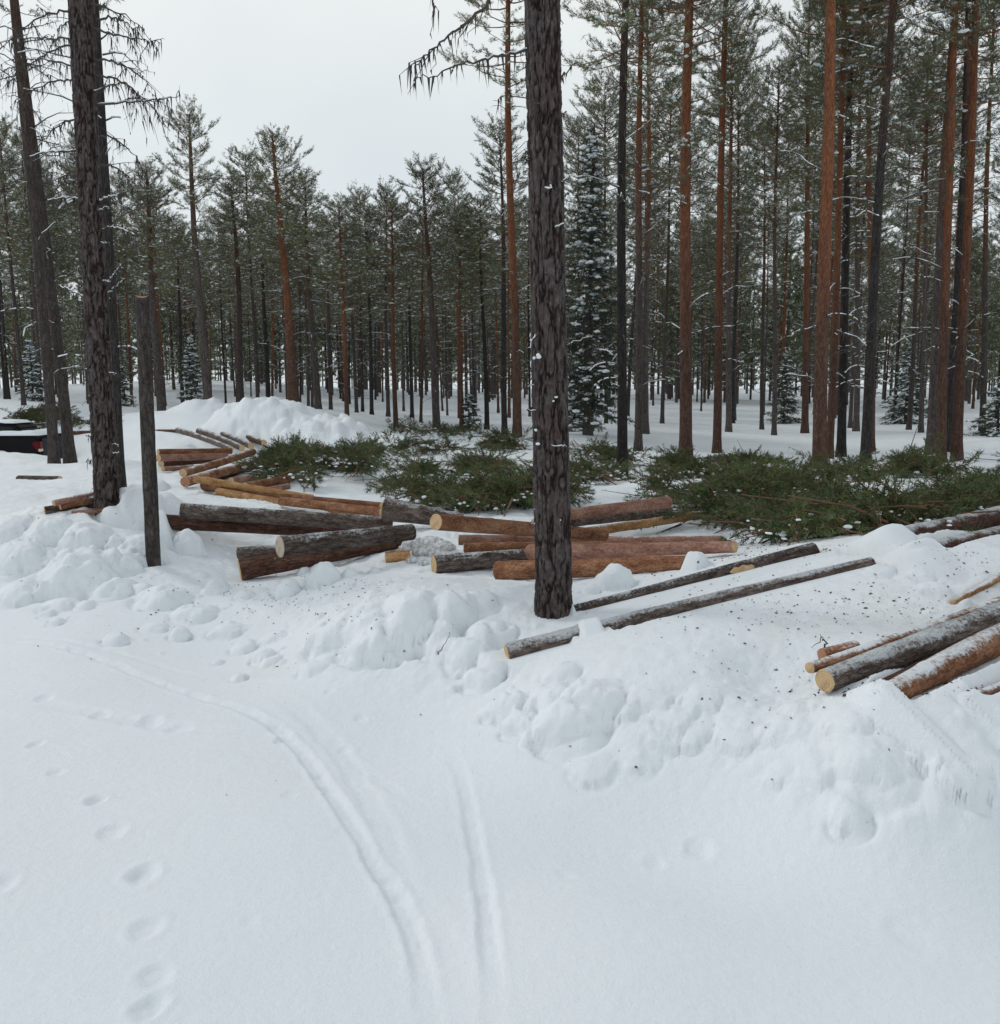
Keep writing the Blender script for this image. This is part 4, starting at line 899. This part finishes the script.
# ------------------------------------------------------------------ slash: heaps of fresh green pine branches
def sprig(seed, L=1.1):
    rg = np.random.default_rng(seed); mb = MB(); m = 6; s = np.linspace(0, 1, m); up = np.array([0, 0, 1.])
    P = np.stack([s * L, .10 * L * np.sin(s * 3 + seed), .12 * L * np.sin(s * 2.6)], -1)
    segments(mb, P[:-1], P[1:], .009 * (1 - s[:-1]) + .002, .009 * (1 - s[1:]) + .002, 4, 1); TP = []; TD = []
    for t in np.concatenate([rg.uniform(.18, 1, 13), [1.0]]):
        q = t * (m - 1); i0 = min(int(q), m - 2); p = P[i0] + (P[i0 + 1] - P[i0]) * (q - i0); d = unit(P[i0 + 1] - P[i0]); side = np.array([-d[1], d[0], 0]) * rg.choice([-1, 1])
        td = unit(d * .8 + side * rg.uniform(.2, 1.1) * (t < 1) + up * rg.uniform(-.2, .6)); tl = .34 * L * (1.2 - .7 * t) * rg.uniform(.6, 1); e = p + td * tl
        segments(mb, p[None], e[None], .005, .002, 3, 1)
        nn = max(3, int(tl / .045)); ss = np.linspace(.25, 1, nn)[:, None]; TP.append(p + (e - p) * ss); TD.append(np.repeat(td[None], nn, 0))
    blades(mb, np.concatenate(TP), np.concatenate(TD), .065, .010, 9, .6, rg, 0)
    return mb.arrays()
SP = [sprig(500 + i, L) for i, L in enumerate((1.2, .9, 1.0, .7, 1.3, .8))]
def inpoly(px, py, poly):
    c = np.zeros(len(px), bool); n = len(poly)
    for a in range(n):
        x1, y1 = poly[a]; x2, y2 = poly[(a + 1) % n]
        c ^= ((y1 > py) != (y2 > py)) & (px < (x2 - x1) * (py - y1) / (y2 - y1 + 1e-9) + x1)
    return c
def slash(name_lab, poly, n, dr, hmax, seed, holes=(), snowf=.12, smin=.5, smax_=.85):
    rg = np.random.default_rng(seed); mb = MB(); N = 0; cand = 0; pts = []
    x0 = min(p[0] for p in poly); x1 = max(p[0] for p in poly)
    while N < n and cand < 400:
        cand += 1; M = 4000; d = np.sqrt(rg.uniform(dr[0] ** 2, dr[1] ** 2, M)); a = rg.uniform((x0 - 510) / 880, (x1 - 490) / 880, M); x = a * d; z = gzv(x, d)
        px, py = proj(np.stack([x, d, z], -1)); ok = inpoly(px, py, poly)
        for hx, hy, rx, ry in holes: ok &= ((px - hx) / rx / 1.5) ** 2 + ((py - hy - 3) / ry / 1.9) ** 2 > .9 + .6 * vn(px * .1, py * .2, 3)
        ok &= fbm(x * 1.1, d * .8, seed, 3) + .6 * fbm(x * 2.6, d * 2.0, seed + 3, 2) > .0
        # keep clear of the logs
        for a_, b_ in zip(LA, LB):
            e = (b_ - a_)[:2]; t = np.clip(((x - a_[0]) * e[0] + (d - a_[1]) * e[1]) / (e @ e), 0, 1); ok &= np.hypot(x - a_[0] - t * e[0], d - a_[1] - t * e[1]) > .24
        for i in np.nonzero(ok)[0][:n - N]: pts.append((x[i], d[i], z[i]))
        N = len(pts)
    for x, y, z in pts:
        V, Q, Tn, mq, mt = SP[rg.integers(len(SP))]; s = rg.uniform(smin, smax_)
        hz = max(0, (.35 + 1.1 * fbm(np.array([x * .8]), np.array([y * .8]), seed + 5, 3)[0])) * hmax
        Rm = np.array((Matrix.Rotation(rg.uniform(0, 6.28), 3, 'Z') @ Matrix.Rotation(rg.normal() * .32, 3, 'Y') @ Matrix.Rotation(rg.uniform(-.9, .9), 3, 'X')))
        W = (V - [.5, 0, 0]) * s @ Rm.T + [x, y, z + .05 + hz * rg.random() ** .7]
        mb.V.append(W); mb.Q.append(Q + mb.n); mb.T.append(Tn + mb.n); mb.mq.append(mq); mb.mt.append(mt); mb.n += len(W)
        if rg.random() < .10:
            q0 = np.array([x, y, z + .06 + hz * rg.random()]); dv = unit(rg.normal(size=3) * [1, 1, .22]) * rg.uniform(.5, 1.3); m3 = q0 + dv * .5 + rg.normal(size=3) * .05; r_ = rg.uniform(.006, .016)
            segments(mb, np.array([q0, m3]), np.array([m3, q0 + dv]), np.array([r_, r_ * .75]), np.array([r_ * .75, r_ * .35]), 5, rg.choice([1, 3]))
        if rg.random() < snowf: k = rg.integers(3, 9); blobs(mb, np.array([x, y, z + hz * .8 + .05]) + rg.normal(size=(k, 3)) * [.2, .2, .03], rg.uniform(.25, 1, k) * (.016 + .0019 * y), rg, 2, .5)
    o = new_obj('slash_heap', mb.mesh('slash_heap', [NEEDF, TWIGR, SNOWB, TWIG], False)); tag(o, name_lab, 'cut branches', kind='stuff'); print('slash', N, len(o.data.polygons)); return o
HO = ((325,474,18,5),(440,470,16,5),(600,470,14,4),(690,505,14,5),(880,470,20,4),(450,480,22,6),(700,488,30,7),(640,478,20,5),(790,476,24,5),(930,500,30,7),(480,455,16,5),(960,485,16,6),(730,455,10,4),(820,485,14,6),(395,476,24,9),(540,460,36,9),(520,478,16,5),(615,500,36,13),(870,508,55,12),(880,490,60,8),(350,490,34,8),(765,530,12,10),(420,465,30,8),(990,470,20,8),(330,456,20,5))
slash('wide heap of fresh green pine branches covering the ground behind the logs', [(262,456),(330,462),(380,455),(450,452),(500,446),(560,454),(640,464),(700,462),(770,468),(800,474),(790,498),(745,524),(712,540),(680,534),(672,512),(560,505),(470,516),(400,503),(330,497),(285,490),(262,472)], 1750, (9, 34), .30, 71, HO, snowf=.35)
slash('heap of pine branches with brown twigs at right behind the snowy rise', [(770,466),(830,474),(900,470),(1000,478),(1080,480),(1080,515),(1000,520),(930,534),(860,536),(800,545),(720,546),(700,534),(735,508),(785,495)], 850, (6, 26), .24, 72, HO, snowf=.35)
slash('strip of green branches along the far left edge of the clearing behind the pickup', [(-60,428),(0,414),(40,412),(80,424),(130,424),(200,424),(250,436),(240,443),(180,432),(100,434),(40,436),(-60,440)], 330, (24, 38), .35, 73)
slash('low scatter of branches at the feet of the pines behind the clearing', [(380,428),(470,420),(500,428),(470,436),(560,440),(470,442),(400,437)], 90, (20, 34), .12, 74, snowf=.5)
print('slash done', round(time.time() - T0, 1))

# ------------------------------------------------------------------ litter and small twigs
rg = np.random.default_rng(91); mb = MB(); n = 0; Pn = []
M = 200000; px = rg.uniform(0, 1000, M); d = np.sqrt(rg.uniform(2.6 ** 2, 12 ** 2, M)); x = (px - 500) / FPX * d; z = gzv(x, d); ppx, ppy = proj(np.stack([x, d, z], -1))
w = np.clip((ppx - 620) / 160, 0, 1) * (ppy < 700) * (ppy > 545) * 1.5 + np.exp(-((ppx - 720) / 200) ** 2 - ((ppy - 725) / 40) ** 2) * .16 + np.exp(-((ppx - 330) / 110) ** 2 - ((ppy - 610) / 30) ** 2) * .55 + np.exp(-((ppx - 190) / 90) ** 2 - ((ppy - 600) / 30) ** 2) * .35 + np.exp(-((ppx - 255) / 26) ** 2 - ((ppy - 672) / 8) ** 2) * .8 + .02 * (ppy < 800) + ((ppy > 470) & (ppy < 560)) * .12
w *= np.clip(.5 + 1.2 * fbm(x * 2, d * 2, 4, 3), .05, 1.4)
i = np.nonzero(rg.random(M) < w * .5)[0]; Pn = np.stack([x[i], d[i], z[i] + .002], -1); N = len(i)
sz = (.0015 + .011 * rg.random(N) ** 9)[:, None]; a = rg.random(N) * 6.28; t1 = np.stack([np.cos(a), np.sin(a), rg.normal(size=N) * .3], -1); t2 = np.stack([-np.sin(a), np.cos(a), rg.normal(size=N) * .3], -1) * rg.uniform(.2, .8, (N, 1))
V = np.stack([Pn - t1 * sz, Pn + t2 * sz, Pn + t1 * sz * 1.1, Pn - t2 * sz, Pn + np.array([0, 0, 1.]) * sz * .5], 1).reshape(-1, 3); b5 = (np.arange(N) * 5)[:, None]
Tn = np.concatenate([b5 + [0, 1, 4], b5 + [1, 2, 4], b5 + [2, 3, 4], b5 + [3, 0, 4]])
mb.add(V, None, Tn, 0)
o = new_obj('bark_litter', mb.mesh('bark_litter', [CHIP], False)); tag(o, 'bits of bark and needles scattered over the snow round the logs', 'litter', kind='stuff'); print('chips', N)
def twig(pts, d, r, label, seed, fork=2):
    g = ground_at(*pts[0]); D_ = g[1]; P = [at(px_, py_, D_ - .01 * i_) for i_, (px_, py_) in enumerate(pts)]; P[0][2] -= .02
    mb = MB(); dead_branch(mb, P, r, seed, twigs=fork, lichen=0, tl=.10)
    me = mb.mesh('twig', [TWIG, TWIG, TWIG], False); o = new_obj('twig', me); c = Vector(P[0]); me.transform(Matrix.Translation(-c)); o.location = c; tag(o, label, 'twig')
twig([(78,508),(86,500),(90,494),(96,492)], 9, .004, 'forked bare twig sticking from the snow left of the big pine', 1, 3)
twig([(438,656),(444,645),(452,632)], 6, .0035, 'thin straight twig leaning in the snow lump left of the orange log end', 2, 0)
twig([(553,728),(563,722),(576,719)], 4, .003, 'thin twig lying flat below the big rounded snow lump', 3, 1)
twig([(68,560),(74,566),(84,570),(87,580)], 7, .004, 'small crooked twig in the left snow bank', 4, 2)
twig([(824,648),(826,640),(820,634)], 4, .006, 'short dark twig standing behind the reddish cut log end', 5, 1)
twig([(983,548),(990,560),(1001,590),(1006,600)], 5, .006, 'bare branch bent over the snow at the far right edge', 6, 1)
twig([(650,462),(640,456),(652,447),(658,452)], 14, .008, 'bare twig rising from the slash right of the very dark pine', 7, 4)
twig([(815,470),(806,462),(800,452),(790,447)], 14, .008, 'bare bent twig above the slash left of the thickest reddish pine', 8, 4)
# frozen grey lumps beside the short block
mb = MB(); g0 = ground_at(425, 556)
for i_, (px_, py_, r_) in enumerate([(415,543,11),(432,541,12),(444,545,9),(420,553,8),(436,553,8),(428,550,7),(405,549,6),(447,555,6),(412,561,5),(424,562,5)]):
    g = ground_at(px_, py_ + r_ * .6); r = r_ * g[1] / FPX
    import bmesh
    bm = bmesh.new(); bmesh.ops.create_icosphere(bm, subdivisions=3, radius=r)
    co = np.array([v.co[:] for v in bm.verts]); nz = fbm(co[:, 0] / r * 1.6 + i_, co[:, 1] / r * 1.6 + co[:, 2] / r, i_, 3); co = co * (1 + .28 * nz[:, None]) * [1.2, 1, .8]
    me = make_mesh('frozen_lump', co, None, [[v.index for v in f.verts] for f in bm.faces], mats=[]); bm.free()
    if 'LUMP' not in globals():
        LUMP, nt, b = newmat('dirty_snow'); tc = node(nt, 'ShaderNodeTexCoord'); c = ramp(nt, noise(nt, tc.outputs['Object'], 28, 5, .7), [(.38, (.34, .32, .31)), (.6, (.74, .76, .78))]); nt.links.new(c, b.inputs['Base Color']); b.inputs['Roughness'].default_value = .8
    me.materials.append(LUMP); o = new_obj('snow_lump', me); o.location = (g[0], g[1], gz(g[0], g[1]) + r * .25); tag(o, 'dirty grey frozen snow lump piled beside the short block of log', 'snow lump', 'dirty snow lumps left of the centre stack')

# ------------------------------------------------------------------ the pickup at the left edge
def pickup():
    def pm(name, c, ro=.3, me_=0, **kw):
        m, nt, b = newmat(name); b.inputs['Base Color'].default_value = (*c, 1); b.inputs['Roughness'].default_value = ro; b.inputs['Metallic'].default_value = me_; b.inputs['Specular IOR Level'].default_value = .15 if sum(c) < .2 else .5
        tc = node(nt, 'ShaderNodeTexCoord'); n = noise(nt, tc.outputs['Object'], 5, 4); nt.links.new(mapr(nt, n, .3, .7, ro * .8, ro * 1.4), b.inputs['Roughness'])
        return m
    PB = pm('black_paint', (.006, .006, .007), .5); GL = pm('dark_glass', (.02, .025, .03), .08); RB = pm('tyre_rubber', (.015, .015, .015), .85); CH = pm('chrome', (.6, .6, .62), .2, 1); RD = pm('red_lamp_glass', (.11, .006, .010), .3); WL = pm('clear_lamp_glass', (.7, .62, .5), .2); GR = pm('grey_plastic', (.045, .045, .048), .7)
    A = at(37, 452, 25.0); root = new_obj('pickup_truck', None); root.location = (A[0], A[1] + .9, -.92); root.rotation_euler = (0, 0, R(180 + 4.5)); W = .9
    # local axes: +x forward, rear face at x=0; width along y
    def extr(name, prof, y0, y1, m, bev=.02, parent=root):
        import bmesh
        bm = bmesh.new(); a = [bm.verts.new((x, y0, z)) for x, z in prof]; b = [bm.verts.new((x, y1, z)) for x, z in prof]; n = len(prof)
        bm.faces.new(a); bm.faces.new(b[::-1])
        for i in range(n): bm.faces.new((a[i], b[i], b[(i + 1) % n], a[(i + 1) % n]))
        bmesh.ops.recalc_face_normals(bm, faces=bm.faces)
        bmesh.ops.bevel(bm, geom=list(bm.edges), offset=bev, segments=2, affect='EDGES')
        me = bpy.data.meshes.new(name); bm.to_mesh(me); bm.free(); me.materials.append(m); return new_obj(name, me, parent)
    def arch(cx, r, z=.38, n=10): return [(cx - r * math.cos(t), z + r * math.sin(t)) for t in np.linspace(0, math.pi, n)]
    side = [(.02, .55), (.0, 1.0), (.05, 1.33), (1.75, 1.33), (3.9, 1.33), (5.15, 1.22), (5.3, .95), (5.28, .45)] + arch(4.35, .53, .42)[::-1] + arch(1.10, .53, .42)[::-1] + [(.05, .42)]
    extr('body', side, -W, W, PB, .025)
    cab = [(.52, 1.33), (.60, 1.55), (.72, 1.66), (1.2, 1.72), (3.2, 1.72), (3.95, 1.36), (3.95, 1.33)]
    extr('cab', cab, -W + .32, W - .32, PB, .04)
    for s in (-1, 1): extr('side_window', [(.72, 1.40), (.82, 1.60), (3.1, 1.66), (3.6, 1.40)], s * (W - .315), s * (W - .305), GL, .003)
    extr('rear_window', [(.535, 1.40), (.59, 1.53), (.61, 1.53), (.555, 1.40)], -.55, .55, GL, .003)
    tg = extr('tailgate', [(-.03, .62), (-.03, 1.28), (.0, 1.28), (.0, .62)], -W + .17, W - .17, GR, .008)
    extr('handle', [(-.05, 1.05), (-.05, 1.12), (-.03, 1.12), (-.03, 1.05)], -.14, .14, CH, .005, tg)
    extr('rear_bumper', [(-.16, .42), (-.16, .60), (.03, .60), (.03, .42)], -W + .02, W - .02, GR, .02)
    extr('bed_cover', [(.02, 1.335), (.02, 1.37), (1.74, 1.37), (1.74, 1.335)], -W + .03, W - .03, GR, .01)
    for s in (-1, 1):
        t = extr('tail_light', [(-.035, .90), (-.035, 1.20), (.12, 1.22), (.21, 1.14), (.06, .92)], s * (W - .16), s * (W + .012), RD, .012)
        extr('reverse_lamp', [(-.045, .93), (-.045, 1.0), (.02, 1.0), (.02, .93)], s * (W - .14), s * (W + .018), WL, .004, t)
        for cx in (1.10, 4.35):
            mb = MB(); t_ = np.linspace(0, math.pi, 16); tube(mb, [(cx - .54 * math.cos(q), s * (W + .01), .42 + .54 * math.sin(q)) for q in t_], .026, 6); new_obj('wheel_arch_trim', mb.mesh('trim', [CH]), root)
            mb = MB(); tube(mb, [(cx, s * (W - .26), .38), (cx, s * (W - .24), .38), (cx, s * (W - .03), .38), (cx, s * (W - .01), .38)], [.34, .38, .38, .34], 28); wh = new_obj('wheel', mb.mesh('wheel', [RB]), root)
            mb = MB(); tube(mb, [(cx, s * (W - .02), .38), (cx, s * (W + .0), .38)], [.22, .20], 20); new_obj('rim', mb.mesh('rim', [CH], False), wh)
    # snow on roof and cover
    for nm, (x0, x1, y, z, th) in (('snow_cover', (.0, 3.9, W - .0, 1.372, .12)), ('roof_snow', (.75, 3.2, W - .36, 1.70, .08))):
        nx, ny = 30, 24; X_, Y_ = np.meshgrid(np.linspace(x0, x1, nx), np.linspace(-y, y, ny)); e = np.minimum(np.minimum((X_ - x0) / .12, (x1 - X_) / .12), np.minimum((Y_ + y) / .12, (y - Y_) / .12)); Z_ = z + th * np.clip(e, 0, 1) ** .5 * (1 + .3 * fbm(X_ * 3, Y_ * 3, 3, 3)); i_ = (np.arange(ny - 1)[:, None] * nx + np.arange(nx - 1)).ravel()
        Vv = np.concatenate([np.stack([X_, Y_, Z_], -1).reshape(-1, 3)]); new_obj(nm, make_mesh(nm, Vv, np.stack([i_, i_ + 1, i_ + nx + 1, i_ + nx], -1), mats=[SNOWB]), root)
    tag(root, 'black pickup truck with snow covered bed and red tail light at far left', 'pickup truck')
pickup()

# ------------------------------------------------------------------ world, sun, camera
w = bpy.data.worlds.new('World'); sc.world = w; w.use_nodes = True; nt = w.node_tree; bg = nt.nodes['Background']
sky = node(nt, 'ShaderNodeTexSky', sky_type='NISHITA', sun_disc=False, sun_elevation=R(38), sun_rotation=R(200)); sky.air_density = 1; sky.dust_density = 3
tc = node(nt, 'ShaderNodeTexCoord'); n = noise(nt, tc.outputs['Generated'], 1.6, 4, .5)
sx = node(nt, 'ShaderNodeSeparateXYZ'); nt.links.new(tc.outputs['Generated'], sx.inputs[0])
# overcast deck (in the sky texture's own physical units) over a little of the clear sky
deck0 = ramp(nt, math_(nt, 'ADD', sx.outputs[2], math_(nt, 'MULTIPLY', math_(nt, 'SUBTRACT', n, .5), .12)), [(.0, (7.4, 7.95, 8.1)), (.22, (7.4, 7.95, 8.15)), (.40, (8.5, 8.8, 8.65)), (.50, (8.3, 8.6, 8.5)), (.66, (5.4, 5.85, 6.15)), (1, (4.9, 5.4, 5.75))])  # unseen zenith of the deck made darker to cut light on the ground
cl = noise(nt, tc.outputs['Generated'], 3.2, 5, .55); deck = mixc(nt, mapr(nt, cl, .35, .65), mixc(nt, 1.0, deck0, (.93, .94, .955), 'MULTIPLY'), deck0); c = mixc(nt, .92, sky.outputs[0], deck); nt.links.new(c, bg.inputs[0]); bg.inputs[1].default_value = .1
sun = bpy.data.objects.new('sun', bpy.data.lights.new('sun', 'SUN')); COL.objects.link(sun); sun.data.energy = .85; sun.data.angle = R(12); sun.data.color = (1, .97, .93)
el, az = R(40), R(-55)     # light from the upper left, in front
v = Vector((math.sin(az) * math.cos(el), math.cos(az) * math.cos(el), math.sin(el))); sun.rotation_euler = v.to_track_quat('Z', 'Y').to_euler()
sky.sun_elevation = el; sky.sun_rotation = az
cam = bpy.data.cameras.new('camera'); co = bpy.data.objects.new('camera', cam); COL.objects.link(co); sc.camera = co
co.location = (0, 0, CZ); co.rotation_euler = (R(90) - PITCH, 0, 0); cam.sensor_fit = 'HORIZONTAL'; cam.sensor_width = 36; cam.lens = 36 * FPX / 1000; cam.clip_end = 1500; cam.clip_start = .05
sc.view_settings.view_transform = 'Standard'; sc.view_settings.look = 'None'; sc.view_settings.exposure = .08; sc.view_settings.gamma = 1
sc.cycles.max_bounces = 5; sc.cycles.diffuse_bounces = 2; sc.cycles.glossy_bounces = 2
print('done', round(time.time() - T0, 1))
